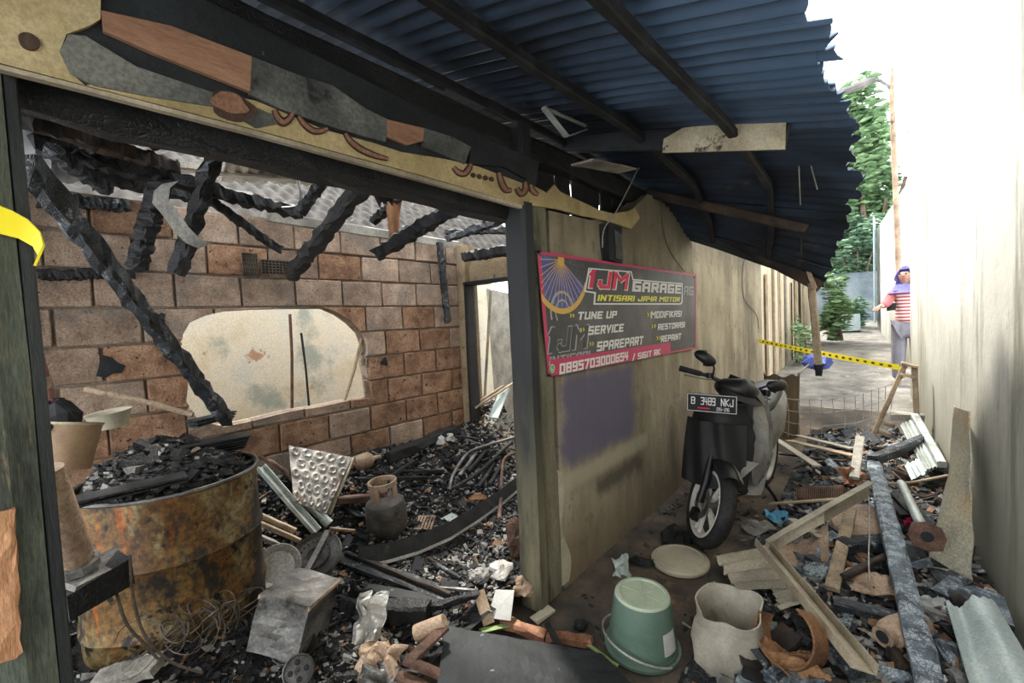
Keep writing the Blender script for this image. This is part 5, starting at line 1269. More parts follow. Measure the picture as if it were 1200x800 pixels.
# splinters all over the alley heap
q = random.Random(33)
def on_alley(q):
    y = 1.05+4.6*q.random()**1.2; x = -.60+(XR(y)-.03+.60)*q.random(); z = heap(x, y)
    if z-ground(x, y) < .02 and q.random() < .6: return None, 0
    w = q.random(); mi = 0 if w < .38 else 1 if w < .72 else 2 if w < .86 else 3
    return Vector((x, y, z+.01)), mi
m = MB(); chips(m, 4200, on_alley, .012, .05, q); solo('alley_debris', m, [MT['char'], MT['ash_grey'], MT['ash_white'], MT['brown_bits']], 'countless ashes and splinters over the alley rubble', 'debris', kind='stuff')
m = MB(); chips(m, 420, on_alley, .05, .12, q, .25); solo('alley_debris', m, [MT['char_ash'], MT['char_blue'], MT['asb'], MT['char_wood']], 'larger burnt splinters over the alley rubble', 'debris', kind='stuff')
def on_soil(q):
    y = .9+3.6*q.random(); x = XW+.05+(.9)*q.random()
    return (Vector((x, y, ground(x, y)+.004)), 0 if q.random() < .8 else 1) if noise.noise(Vector((x*3, y*3, 5))) > .05 or q.random() < .15 else (None, 0)
m = MB(); chips(m, 700, on_soil, .006, .022, q); solo('soil_debris', m, [MT['char'], MT['ash_grey']], 'scattered coal crumbs on the bare soil by the grey wall', 'debris', kind='stuff')

# wire mesh barrier
YM = 5.1
tp = [onY(x, y, YM+(x-900)*.0022) for x, y in ((897, 462), (930, 468), (965, 468), (1000, 464), (1025, 456), (1046, 450))]
bt = [onY(x, y, YM+(x-900)*.0022) for x, y in ((903, 500), (930, 510), (965, 514), (1000, 512), (1022, 506), (1040, 500))]
def along(P, t):
    n = len(P)-1; k = min(n-1, int(t*n)); return P[k].lerp(P[k+1], t*n-k)
t = thing('wire_mesh', (tp[2].x, tp[2].y, bt[2].z), 'sagging pale wire mesh strung across the alley', 'mesh')
for k in range(14):
    u = k/13; m = MB(); m.tube([along(bt, u)+Vector((0, 0, -.03)), along(bt, u).lerp(along(tp, u), .5)+Vector((.01, .01, 0)), along(tp, u)], .0035, 5); part('upright_wire', m, MT['wire_pale'], t)
for k in range(4):
    u = k/3; m = MB(); m.tube([along(bt, s/10).lerp(along(tp, s/10), u) for s in range(11)], .0035, 5); part('cross_wire', m, MT['wire_pale'], t)
# curved rusty sheet standing at the wall end
c = onZ(917, 506, .15); MTS = Matrix.Translation(c)
MT['stump'] = mat('dark_rusted_sheet', ['#3a2f24', '#54452f', '#6b5a3c'], scale=3, stretch=(2, 2, .4), rough=.85)
m = MB(); m.lathe([(.15, -.06), (.145, .2), (.15, .42), (.158, .62), (.150, .62), (.14, .2), (.14, -.06)], 26, MTS, a0=-2.9, a1=.6, wob=lambda r, z, a: (r*(1+.06*math.sin(4*a)), z+(.015*math.sin(6*a) if z > .5 else 0)))
solo('curved_sheet', m, MT['stump'], 'dark curved sheet standing like a stump at the grey wall end', 'sheet', smooth=True)
# small wooden stand by the white wall
t = thing('wooden_stand', (.20, 5.3, .3), 'broken wooden step stand leaning by the white wall', 'stand')
def onst(x, y): return onY(x, y, 5.2)
for (a, b) in (((1060, 428), (1024, 508)), ((1072, 430), (1074, 486))):
    m = MB(); m.beam(onst(*a), onst(*b), .05, .04, seg=4, jit=.06); part('leg', m, MT['wood'], t)
for (a, b) in (((1056, 425), (1076, 430)), ((1054, 438), (1072, 442)), ((1034, 494), (1048, 500)), ((1030, 505), (1044, 510))):
    m = MB(); m.beam(onst(*a), onst(*b), .10, .025, seg=2, jit=.06); part('tread', m, MT['wood'], t)
m = MB(); m.box(onst(1062, 488), (.22, .16, .06), jit=.01); part('foot_block', m, MT['wood_grey'], t)
# tape across the alley and bow on the post
a, b = onX(889, 399, XW+.01), onst(1058, 430)+Vector((-.02, -.04, 0))
n = 30
def tapefn(u, v):
    p = a.lerp(b, v); p.z -= .05*4*v*(1-v)*.2; th = .5*math.sin(v*5); return p+Vector((.25*math.sin(th), 0, math.cos(th)))*(.055*(u-.5))
m = MB(); m.surf(tapefn, 2, n, thick=.001); o = solo('barrier_tape', m, MT['tape'], 'yellow barrier tape stretched across the alley', 'tape')
for k in range(22):
    v = .04+k*.043; m = MB(); m.surf(lambda u, w, v=v: Vector(tapefn(.32+.36*u, v+.018*w))+Vector((0, -.0022, 0)), 1, 1, thick=.0004)
    part('print_mark', m, MT['dark_print'], o)
P = [onX(x, y, XW+.04) for x, y in ((-30, 248), (8, 260), (28, 268), (44, 280), (50, 294), (44, 308))]
m = ribbon(P, Vector((.03, .02, .055)), lambda v: Vector((.03, .02, .05))*(1-.75*v)); solo('tape_end', m, MT['tape'], 'torn yellow tape end knotted round the green post', 'tape', smooth=True)

# ------------------------------------------------------------------ vinyl banner on the grey wall
GLYPH = {
 'A': [[(0,0),(0,.8),(.2,1),(1,1),(1,0)], [(0,.42),(1,.42)]], 'B': [[(0,0),(0,1),(.8,1),(1,.85),(1,.65),(.8,.52),(0,.52)], [(.8,.52),(1,.38),(1,.15),(.8,0),(0,0)]],
 'C': [[(1,1),(0,1),(0,0),(1,0)]], 'D': [[(0,0),(0,1),(.75,1),(1,.8),(1,.2),(.75,0),(0,0)]], 'E': [[(1,1),(0,1),(0,0),(1,0)], [(0,.5),(.85,.5)]], 'F': [[(1,1),(0,1),(0,0)], [(0,.5),(.85,.5)]],
 'G': [[(1,1),(0,1),(0,0),(1,0),(1,.48),(.55,.48)]], 'I': [[(.5,0),(.5,1)]], 'J': [[(1,1),(1,0),(.2,0),(0,.15),(0,.35)]], 'K': [[(0,0),(0,1)], [(1,1),(.1,.5),(1,0)]],
 'M': [[(0,0),(0,1),(.5,.55),(1,1),(1,0)]], 'N': [[(0,0),(0,1),(1,0),(1,1)]], 'O': [[(0,0),(0,1),(1,1),(1,0),(0,0)]], 'P': [[(0,0),(0,1),(1,1),(1,.45),(0,.45)]],
 'R': [[(0,0),(0,1),(1,1),(1,.48),(0,.48)], [(.45,.48),(1,0)]], 'S': [[(1,1),(0,1),(0,.52),(1,.52),(1,0),(0,0)]], 'T': [[(0,1),(1,1)], [(.5,1),(.5,0)]], 'U': [[(0,1),(0,0),(1,0),(1,1)]],
 'V': [[(0,1),(.5,0),(1,1)]], 'Y': [[(0,1),(0,.5),(1,.5)], [(1,1),(1,0)]], '/': [[(0,-.05),(1,1.05)]], '-': [[(.1,.5),(.9,.5)]], '>': [[(.1,.9),(.8,.5),(.1,.1)]],
 '0': [[(0,0),(0,1),(1,1),(1,0),(0,0)]], '1': [[(.1,.8),(.5,1),(.5,0)]], '2': [[(0,1),(1,1),(1,.55),(0,.45),(0,0),(1,0)]], '3': [[(0,1),(1,1),(1,0),(0,0)], [(.3,.52),(1,.52)]], '4': [[(0,1),(0,.42),(1,.42)], [(.8,1),(.8,0)]],
 '5': [[(1,1),(0,1),(0,.55),(1,.55),(1,0),(0,0)]], '6': [[(1,1),(0,1),(0,0),(1,0),(1,.52),(0,.52)]], '7': [[(0,1),(1,1),(.4,0)]], '8': [[(0,0),(0,1),(1,1),(1,0),(0,0)], [(0,.52),(1,.52)]], '9': [[(0,0),(1,0),(1,1),(0,1),(0,.48),(1,.48)]]}
def text_mesh(s, shear=.18, bold=.02, space=1.0):
    """square block lettering drawn with thick strokes, scaled to the unit box"""
    vs = []; fs = []; x = 0.0; th = .17+bold*1.5
    for ch in s:
        if ch == ' ': x += .42; continue
        w = {'I': .0, '1': .22, 'M': .70, '/': .30, '-': .35, '>': .35}.get(ch, .48)
        for pl in GLYPH[ch]:
            P = [Vector((x+a*w+th/2, th/2+b*(1-th))) for a, b in pl]
            for p, q in zip(P, P[1:]):
                d = (q-p).normalized()*(th/2); n = Vector((-d.y, d.x)); p2, q2 = p-d*.98, q+d*.98; i = len(vs)
                vs += [p2-n, q2-n, q2+n, p2+n]; fs.append((i, i+1, i+2, i+3))
        x += w+th+.10*space
    vs = [Vector((v.x+shear*v.y, v.y)) for v in vs]
    lay = [1.1e-4*((i//4) % 5) for i in range(len(vs))]
    x0 = min(v.x for v in vs); x1 = max(v.x for v in vs); y0 = min(v.y for v in vs); y1 = max(v.y for v in vs)
    return [((v.x-x0)/(x1-x0), (v.y-y0)/(y1-y0), l) for v, l in zip(vs, lay)], fs
XBN = XW+.02
TL, TR_, BR, BL = [onX(x, y, XBN) for x, y in ((627, 294), (814, 322), (814, 408), (640, 441))]
def bulge(y, z): return 0.0
bn = thing('banner', (XBN, (TL.y+TR_.y)/2, BL.z), 'dark vinyl garage banner with pink border hung on the grey wall', 'banner')
def bfn(u, v, off=0.0):
    p = BL.lerp(BR, u).lerp(TL.lerp(TR_, u), v); return Vector((XBN+.012+bulge(p.y, p.z)+off, p.y, p.z))
MT['vinyl'] = mat('dark_vinyl', ['#3d3b3d', '#4c4a4b', '#62605f'], scale=2.5, rough=.5, bump=.25, bscale=14, layers=[('#8d8986', 2.2, .60, .75, (1, 1, 2.0))])
m = MB(); m.surf(bfn, 40, 16, thick=.003); sheetp = part('vinyl_sheet', m, MT['vinyl'], bn, smooth=True)
m = MB()
for (u0, u1, v0, v1) in ((0, 1, .975, 1), (0, .012, 0, 1), (.99, 1, 0, 1), (0, 1, 0, .02)):
    m.surf(lambda u, v: bfn(u0+(u1-u0)*u, v0+(v1-v0)*v, .0015), 40 if u1-u0 > .5 else 1, 16 if v1-v0 > .5 else 1, thick=.0005)
part('pink_border', m, MT['pink'], bn)
m = MB(); m.surf(lambda u, v: bfn(.012+.72*u, .0+.135*v, .0022), 30, 3, thick=.0005); part('pink_strip', m, MT['pink'], bn)
def bpt(y, z, off): return Vector((XBN+.012+bulge(y, z)+off, y, z))
def btext(s, xl, xr, yt, yb, mt, off=.003, shear=.18, bold=.02, name='lettering', grow=0.0):
    """lettering laid out on the banner between pixel columns xl,xr; heights at the middle column"""
    xm = (xl+xr)/2; zt = onX(xm, yt, XBN).z; zb = onX(xm, yb, XBN).z; y0 = onX(xl, (yt+yb)/2, XBN).y; y1 = onX(xr, (yt+yb)/2, XBN).y
    vs, fs = text_mesh(s, shear, bold); gy = grow
    m = MB(); m.add([bpt(y0-gy+(y1-y0+2*gy)*a, zb-gy*.6+(zt-zb+1.2*gy)*b, off+l) for a, b, l in vs], fs); return part(name, m, MT[mt], bn)
def bpanel(pts, mt, off, name):
    P = [onX(x, y, XBN) for x, y in pts]; m = MB(); m.add([bpt(p.y, p.z, off) for p in P], [tuple(range(len(P)))]); return part(name, m, MT[mt], bn)
bpanel([(682, 342), (687, 314), (738, 318), (740, 327), (798, 332), (798, 354), (796, 357), (693, 357), (694, 344)], 'white_print', .0018, 'title_outline')
bpanel([(684, 340.5), (688.5, 315.5), (737, 319.5), (739, 328.5), (797, 333.3), (796.5, 353), (795, 355.3), (695, 355.3), (696, 342.5)], 'dark_print', .0022, 'title_plate')
btext('1JM', 686, 736, 317, 340, 'white_print', .0032, .18, .05, grow=.007); btext('1JM', 687, 735.5, 317.5, 339.5, 'red_print', .0042, .18, .02)
btext('GARAGE', 738, 796.5, 331, 343.5, 'white_print', .0035, .1, .04)
btext('INTISARI JAYA MOTOR', 697, 795, 346.5, 353.5, 'yellow_print', .0035, .2, .03)
btext('AG', 799, 811, 335, 346, 'grey_print', .0022, .1, .03)
for (s, xl, xr, yt, yb, ax) in (('TUNE UP', 675, 721, 364.5, 374, 665), ('SERVICE', 686, 729, 380.5, 391, 677), ('SPAREPART', 696, 752, 396.5, 408, 688),
                            ('MODIFIKASI', 760, 797, 364, 372.5, 756), ('RESTORASI', 768, 801, 378, 385.5, 761), ('REPAINT', 772, 796.5, 391.5, 399.5, 767)):
    btext(s, xl, xr, yt, yb, 'white_print', .0032, .18, .03); btext('>>', ax, ax+5.5, (yt+yb)/2-2, (yt+yb)/2+3, 'yellow_print', .0032, 0, .02, 'arrows')
btext('0895703000654', 652, 734, 418.5, 430.5, 'white_print', .0035, .1, .03); btext('/ SIGIT RK', 738, 772, 411, 419.5, 'white_print', .0035, .1, .03)
btext('INTISARI', 640, 690, 414, 424, 'grey_print', .0016, .18, .02, 'ghost_lettering')
for (s, xl, xr, yt, yb) in (('1JM', 638, 690, 380, 413),):
    btext(s, xl, xr, yt, yb, 'grey_print', .0014, .2, .05, 'ghost_lettering'); btext(s, xl+1.5, xr-1.5, yt+1.5, yb-1.5, 'dark_print', .0017, .2, .02, 'ghost_lettering')
# printed wheel with blue field, and the round phone badge
def bring(cx, cy, r0, r1, a0, a1, mt, off, name, n=28):
    c = onX(cx, cy, XBN); m = MB()
    def fn(u, v):
        a = math.radians(a0+(a1-a0)*u); r = r0+(r1-r0)*v
        y = min(max(c.y+r*math.cos(a), TL.y+.02), TR_.y); z = min(c.z+r*math.sin(a), TL.z-.016); return bpt(y, z, off)
    m.surf(fn, n, 1); return part(name, m, MT[mt], bn)
bring(655, 305, 0, .255, 175, 330, 'blue_print', .0012, 'printed_wheel_field'); bring(655, 305, .255, .285, 180, 335, 'gold_print', .0016, 'printed_wheel_rim'); bring(655, 305, 0, .03, 0, 360, 'gold_print', .0018, 'printed_hub')
c = onX(655, 305, XBN); m = MB()
for k in range(16):
    a = math.radians(182+k*9.6); p = bpt(max(c.y+.25*math.cos(a), TL.y+.02), c.z+.25*math.sin(a), .0018); q0 = bpt(c.y+.03*math.cos(a), c.z+.03*math.sin(a), .0018); m.beam(q0, p, .004, .0006, up=(1, 0, 0))
part('printed_spokes', m, MT['gold_print'], bn)
bring(657, 366, .10, .115, 20, 200, 'grey_print', .0013, 'printed_gear'); bring(657, 366, .06, .07, 0, 220, 'grey_print', .0013, 'printed_gear')
bring(644.5, 431.5, 0, .022, 0, 360, 'white_print', .0032, 'phone_badge'); bring(644.5, 431.5, 0, .018, 0, 360, 'whats', .0036, 'phone_badge'); bring(644.5, 431.5, .005, .010, 150, 330, 'white_print', .0040, 'phone_badge_mark')
for (px, py) in ((630, 298), (812, 325), (642, 437), (811, 405)):
    p = onX(px, py, XBN); m = MB(); m.lathe([(.004, .004), (.009, .004), (.009, 0)], 10, frame(bpt(p.y, p.z, .0), (0, 1, 0), (1, 0, 0))); part('eyelet', m, MT['steel'], bn)

# ------------------------------------------------------------------ scooter, on its side stand against the grey wall
PI = math.pi
sc = thing('scooter', (-.89, 2.82, 0.0), 'black and dusty grey motor scooter parked against the grey wall', 'scooter', rz=-PI/2-.06, rx=-math.radians(2.5))
def sp(name, mb, mt, parent=None, smooth=True, label=None): return part(name, mb, MT[mt], parent or sc, smooth=smooth, local=True, label=label)
AX = Vector((-math.sin(.45), 0, math.cos(.45)))
ST = Matrix.Translation((-.02, 0, .25)) @ Matrix.Rotation(math.radians(42), 4, AX) @ Matrix.Translation((.02, 0, -.25))
RW = .262
def wheel(cx, T, nm):
    A = T @ Matrix.Translation((cx, 0, RW)) @ Matrix.Rotation(-PI/2, 4, 'X')
    tyre = []
    for k in range(13):
        a = -2.35+4.7*k/12; tyre.append((RW-.034+.035*math.cos(a), .046*math.sin(a)))
    m = MB(); m.lathe(tyre, 48, A); w = sp(nm, m, 'rubber', label='black rubber tyre')
    m = MB()
    for k in range(30):
        for sg in (-1, 1):
            a = 2*PI*k/30+.05*sg; p = A @ Vector(((RW+.0015)*math.cos(a), (RW+.0015)*math.sin(a), sg*.008)); q_ = A @ Vector(((RW-.012)*math.cos(a+.10), (RW-.012)*math.sin(a+.10), sg*.034)); m.beam(p, q_, .005, .004)
    sp('tread_groove', m, 'black', w, smooth=False)['kind'] = 'stuff'
    m = MB(); m.lathe([(.186, -.034), (.198, -.040), (.207, -.036), (.196, -.02), (.190, 0), (.196, .02), (.207, .036), (.198, .040), (.186, .034), (.180, .0), (.186, -.034)], 48, A); rim = sp('rim', m, 'rim', w)
    for k in range(5):
        a = 2*PI*k/5+.3; m = MB()
        for s in (-.16, .16):
            m.beam(A @ Vector((.035*math.cos(a), .035*math.sin(a), -.012)), A @ Vector((.19*math.cos(a+s), .19*math.sin(a+s), -.014)), .016, .022, up=A.to_3x3() @ Vector((0, 0, 1)))
        sp('spoke', m, 'rim', rim, smooth=False)
    m = MB(); m.lathe([(0, -.045), (.03, -.045), (.045, -.03), (.045, .03), (.03, .05), (0, .05)], 20, A); sp('hub', m, 'steel', w)
    return w, A
fw, A = wheel(0, ST, 'front_wheel')
m = MB(); m.lathe([(.06, -.052), (.098, -.052), (.098, -.048), (.06, -.048)], 30, A); sp('brake_disc', m, 'steel', fw)
m = MB(); m.box(A @ Vector((.0, .09, -.06)), (.05, .045, .07), ST.to_3x3(), jit=.006); sp('brake_caliper', m, 'black', fw, smooth=False)
wheel(-1.27, Matrix.Identity(4), 'rear_wheel')
for s in (-1, 1):
    m = MB(); m.tube([ST @ Vector((0, s*.066, RW)), ST @ Vector((-.02, s*.066, .40)), ST @ Vector((-.145, s*.06, .66))], [.022, .024, .02], 12); sp('fork_leg', m, 'black')
# mudguard over the front wheel
def guard(u, v):
    a = math.radians(62+95*u); w = .058+.012*math.sin(PI*u); r = RW+.03; b = (v-.5)*2
    return ST @ Vector((r*math.cos(a), w*b, RW+r*math.sin(a)-.03*b*b))
m = MB(); m.surf(guard, 22, 8, thick=.004); mg = sp('front_mudguard', m, 'black')
def flash(u, v):
    a = math.radians(64+30*u); b = .55+.45*v; r = RW+.034
    return ST @ Vector((r*math.cos(a), .070*b, RW+r*math.sin(a)-.03*b*b+.002))
m = MB(); m.surf(flash, 8, 3, thick=.002); sp('grey_flash', m, 'body_grey', mg, label='pale grey corner of the mudguard')
# front apron: black shield with a ragged melted lower edge
def apron(u, v):
    b = (u-.5)*2; w = .15+.055*math.sin(PI*min(1, .25+v*.75)) ; z = .40+.47*v
    if v < .25: z += .035*noise.noise(Vector((u*9, 2.2, 0)))*(1-v/.25)+.05*(1-v/.25)*abs(b)**2*-1
    return Vector((-.115+.085*(1-b*b)-.10*v-.02*math.sin(PI*v)*abs(b), w*b, z))+Vector((.006*noise.noise(Vector((u*6, v*6, 1))), 0, 0))
m = MB(); m.surf(apron, 22, 18, thick=.012); ap = sp('front_apron', m, 'black_dusty')
def cloth(u, v):
    b = (u-.5)*2; z = .36+.40*v; return Vector((-.085+.075*(1-b*b)-.06*v+.012*math.sin(u*17+v*3), (.195-.01*v)*b-.005, z+.02*noise.noise(Vector((u*6, 4, 0)))*(1-v)))
m = MB(); m.surf(cloth, 26, 14, thick=.004); sp('black_cover', m, 'black_dusty', ap, label='black melted cover hanging over the apron')
m = MB(); m.surf(lambda u, v: Vector((-.06-.08*v, .17+.03*v-.10*(u-.5)*v, .44+.10*v)), 4, 6, thick=.003); sp('indicator_lens', m, 'body_grey', ap)
# grey leg shield behind
def shield(u, v):
    b = (u-.5)*2; w = .205+.05*math.sin(PI*(.1+.8*v)); z = .28+.60*v
    return Vector((-.21-.10*v-.10*b*b-.05*math.sin(PI*v), w*b, z))+Vector((0, .012*noise.noise(Vector((u*4, v*7, 2))), 0))
m = MB(); m.surf(shield, 18, 18, thick=.02); sp('leg_shield', m, 'body_grey')
# body shell lofted along its length
def loft(st, n=20):
    m = MB()
    def fn(u, v):
        k = min(len(st)-2, int(v*(len(st)-1))); f = v*(len(st)-1)-k; f = f*f*(3-2*f)
        x, w, z0, z1 = (a+(b-a)*f for a, b in zip(st[k], st[k+1])); a = 2*PI*u
        cx = abs(math.cos(a))**.7*math.copysign(1, math.cos(a)); sz = abs(math.sin(a))**.7*math.copysign(1, math.sin(a))
        return Vector((x, w*cx, (z0+z1)/2+(z1-z0)/2*sz))
    m.surf(fn, n, (len(st)-1)*4); return m
sp('side_panel', loft([(-.50, .06, .34, .46), (-.62, .13, .33, .66), (-.85, .17, .36, .74), (-1.1, .18, .44, .78), (-1.35, .13, .58, .82), (-1.55, .04, .70, .82)]), 'body_grey')
sp('seat', loft([(-.52, .06, .66, .72), (-.62, .12, .66, .77), (-.9, .15, .70, .80), (-1.15, .14, .76, .86), (-1.42, .08, .80, .86)]), 'black')
sp('floorboard', loft([(-.20, .14, .27, .34), (-.3, .17, .26, .33), (-.5, .17, .26, .33), (-.62, .12, .27, .38)]), 'black_dusty')
sp('tail_light', loft([(-1.50, .07, .70, .78), (-1.58, .05, .71, .77), (-1.60, .02, .72, .76)]), 'red_print')
sp('rear_mudguard', loft([(-1.38, .05, .5, .6), (-1.5, .06, .42, .56), (-1.62, .05, .34, .44)]), 'black')
m = MB(); m.tube([Vector((-.5, -.1, .22)), Vector((-.9, -.16, .24)), Vector((-1.05, -.17, .28)), Vector((-1.5, -.18, .40))], [.02, .022, .05, .055], 14); sp('exhaust', m, 'steel')
m = MB(); m.tube([Vector((-.66, .10, .30)), Vector((-.72, .20, .14)), Vector((-.74, .262, .005))], .011, 8); sp('side_stand', m, 'black')
# bulging dusty panel beside the apron (melted inner shield)
m = MB(); m.surf(lambda u, v: Vector((-.24-.16*u+.03*math.sin(9*v+u*5), .19+.07*math.sin(PI*u)*math.sin(PI*(.1+.85*v))+.015*noise.noise(Vector((u*5, v*9, 5))), .36+.50*v)), 10, 16, thick=.006); sp('melted_panel', m, 'body_grey')
# handlebar group (turned with the fork)
def S(x, y, z): return ST @ Vector((x, y, z))
m = MB()
def cowl(u, v):
    a = 2*PI*u; b = PI*(v-.5); return S(-.215+.115*math.cos(a)*math.cos(b), .135*math.sin(a)*math.cos(b)*(1-.25*math.cos(a)), .965+.075*math.sin(b)+.02*math.cos(a))
m.surf(cowl, 24, 14); hc = sp('handlebar_cowl', m, 'black')
m = MB(); m.surf(lambda u, v: S(-.085-.10*v-.05*(2*u-1)**2, (u-.5)*(.27-.12*v), .925+.125*v), 10, 8, thick=.004); sp('visor', m, 'black', hc)
m = MB(); m.surf(lambda u, v: S(-.135-.13*u-.02*v, .06+.10*v+.02*u, .99+.045*math.sin(PI*u)-.07*v), 6, 5, thick=.004); sp('grey_side_cowl', m, 'body_grey', hc)
for s in (-1, 1):
    kk = .6 if s > 0 else 1.0
    m = MB(); m.tube([S(-.23, s*.10, .985), S(-.26, s*.20*kk, .995), S(-.29, s*.36*kk, .985)], [.013, .013, .013], 8); hb = sp('handlebar_arm', m, 'black')
    m = MB(); m.tube([S(-.268, s*.235*kk, .993), S(-.275, s*.27*kk, .991), S(-.291, s*.37*kk, .985)], [.017, .018, .019], 12); sp('grip', m, 'rubber', hb)
    m = MB(); m.tube([S(-.22, s*.18*kk, .985), S(-.20, s*.25*kk, .975), S(-.225, s*.35*kk, .965)], [.007, .006, .006], 6); sp('brake_lever', m, 'steel', hb)
    m = MB(); m.lathe([(.0, -.02), (.022, -.02), (.022, .02), (0, .02)], 12, Matrix.Translation(S(-.245, s*.185, 1.0))); sp('switch_housing', m, 'black', hb)
    mx = Vector(S(-.225, s*.175*kk, 1.0)); p1, p2, hd = (S(-.215, -.19, 1.06), S(-.22, -.215, 1.095), S(-.215, -.265, 1.105)) if s < 0 else (S(-.20, .15, 1.05), S(-.18, .16, 1.075), S(-.17, .185, 1.07))
    m = MB(); m.tube([mx, p1, p2, hd], [.007, .006, .006, .008], 8); ms = sp('mirror_stem', m, 'black', hb)
    Mh = Matrix.Translation(hd) @ ST.to_3x3().to_4x4() @ Matrix.Rotation(s*.2, 4, 'Z') @ Matrix.Rotation(-.35, 4, 'Y')
    m = MB(); m.surf(lambda u, v: Mh @ Vector((.032*math.cos(PI*(v-.5))*max(0, math.cos(2*PI*u))+.006*math.cos(2*PI*u)*math.cos(PI*(v-.5)), .072*math.sin(2*PI*u)*math.cos(PI*(v-.5)), .040*math.sin(PI*(v-.5))+.01*s*math.sin(2*PI*u))), 20, 10); sp('mirror_head', m, 'black', hb)
# number plate under the cowl
PM = Matrix.Translation((-.055, -.005, .885)) @ Matrix.Rotation(.28, 4, 'Z') @ Matrix.Rotation(.10, 4, 'Y')
m = MB(); m.box((0, 0, 0), (.006, .285, .118)); m.xform(PM); npl = sp('number_plate', m, 'black', smooth=False, label='black number plate with white characters')
m = MB()
for (y, z, sy, sz) in ((0, .054, .28, .003), (0, -.054, .28, .003), (.139, 0, .003, .11), (-.139, 0, .003, .11)): m.box((.0036, y, z), (.001, sy, sz))
m.xform(PM); sp('plate_border', m, 'white_print', npl, smooth=False)
def ptext(s, y0, y1, z0, z1, mt, nm):
    vs, fs = text_mesh(s, 0, -.025); m = MB(); m.add([PM @ Vector((.0045+l, y0+(y1-y0)*a, z0+(z1-z0)*b)) for a, b, l in vs], fs); sp(nm, m, mt, npl, smooth=False)
ptext('B', -.118, -.093, -.012, .038, 'white_print', 'plate_character'); ptext('3489', -.062, .022, -.012, .038, 'white_print', 'plate_character'); ptext('NKJ', .052, .122, -.012, .038, 'white_print', 'plate_character'); ptext('05-26', .03, .10, -.043, -.022, 'white_print', 'plate_character')
m = MB(); m.box((.0045, -.045, -.033), (.001, .07, .008)); m.xform(PM); sp('red_mark', m, 'red_print', npl, smooth=False)

# ------------------------------------------------------------------ person beside the corner of the white wall
def skin_mesh(verts, edges, radii, sub=2):
    me = bpy.data.meshes.new('sk'); me.from_pydata([tuple(v) for v in verts], edges, []); o = bpy.data.objects.new('sk', me); COL.objects.link(o)
    md = o.modifiers.new('s', 'SKIN'); md.use_smooth_shade = True
    for i, r in enumerate(radii):
        sv = me.skin_vertices[0].data[i]; sv.radius = (r, r) if not isinstance(r, tuple) else r; sv.use_root = (i == 0)
    if sub: o.modifiers.new('u', 'SUBSURF').levels = sub
    bpy.context.view_layer.update()
    out = bpy.data.meshes.new_from_object(o.evaluated_get(bpy.context.evaluated_depsgraph_get())); bpy.data.objects.remove(o)
    for p in out.polygons: p.use_smooth = True
    return out
YPn = 8.05; PXc = onY(1064, 350, YPn).x; GZp = ground(0, YPn); 
htop = onY(1060, 313, YPn).z; HH = htop-GZp; k = HH/1.60
pr = thing('person', (PXc, YPn, GZp), 'person in a violet headscarf, red striped top and grey trousers reaching out one hand', 'person')
MT['skin'] = mat('skin', ['#a06e56', '#b07e64'], scale=6, rough=.6, bump=0); MT['scarf'] = mat('violet_scarf', ['#4a4796', '#5f5cae'], scale=5, rough=.75); MT['trousers'] = mat('grey_trousers', ['#6a6872', '#86848c'], scale=5, stretch=(4, 4, .5), rough=.85)
def stripes():
    t = NT('striped_cotton'); sp_ = t.N('ShaderNodeSeparateXYZ'); t.L(t.obj, sp_.inputs[0])
    w = t.math('SINE', t.math('MULTIPLY', sp_.outputs[2], 2*PI/.045)); c = t.mix(t.mr(w, -.25, .25), hexc('#b04a52'), hexc('#dcd5d2')); t.L(c, t.b.inputs['Base Color']); t.b.inputs['Roughness'].default_value = .85; return t.m
MT['stripes'] = stripes()
MT['red_sleeve'] = mat('red_cotton', ['#a8454c', '#bd6062'], scale=8, rough=.85)
def pp(x, y, z): return Vector((x*k, y*k, z*k))
hand = onY(1032, 359, YPn-.30)-Vector((PXc, YPn, GZp)); hand /= k
sh = Vector((-.15, -.02, 1.27)); el = sh.lerp(hand, .5)+Vector((.0, .0, -.055)); dirf = (hand-el).normalized()
V = [pp(0, 0, .82), pp(0, 0, .98), pp(0, 0, 1.14), pp(0, 0, 1.26), pp(-.01, -.01, 1.34), pp(-.02, -.02, 1.40), pp(-.03, -.03, 1.47), pp(-.03, -.03, 1.55),
     sh*k, el*k, hand*k, pp(.15, 0, 1.27), pp(.20, 0, 1.02), pp(.21, -.06, .80), pp(-.09, 0, .78), pp(-.10, -.01, .43), pp(-.10, 0, .07), pp(-.11, -.13, .03), pp(.09, 0, .78), pp(.10, -.01, .43), pp(.10, 0, .07), pp(.11, -.13, .03)]
E_ = [(0, 1), (1, 2), (2, 3), (3, 4), (4, 5), (5, 6), (6, 7), (3, 8), (8, 9), (9, 10), (3, 11), (11, 12), (12, 13), (0, 14), (14, 15), (15, 16), (16, 17), (0, 18), (18, 19), (19, 20), (20, 21)]
RD = [.13, .115, .125, .10, .045, .05, .085, .065, .05, .04, .028, .05, .04, .028, .085, .055, .04, .03, .085, .055, .04, .03]
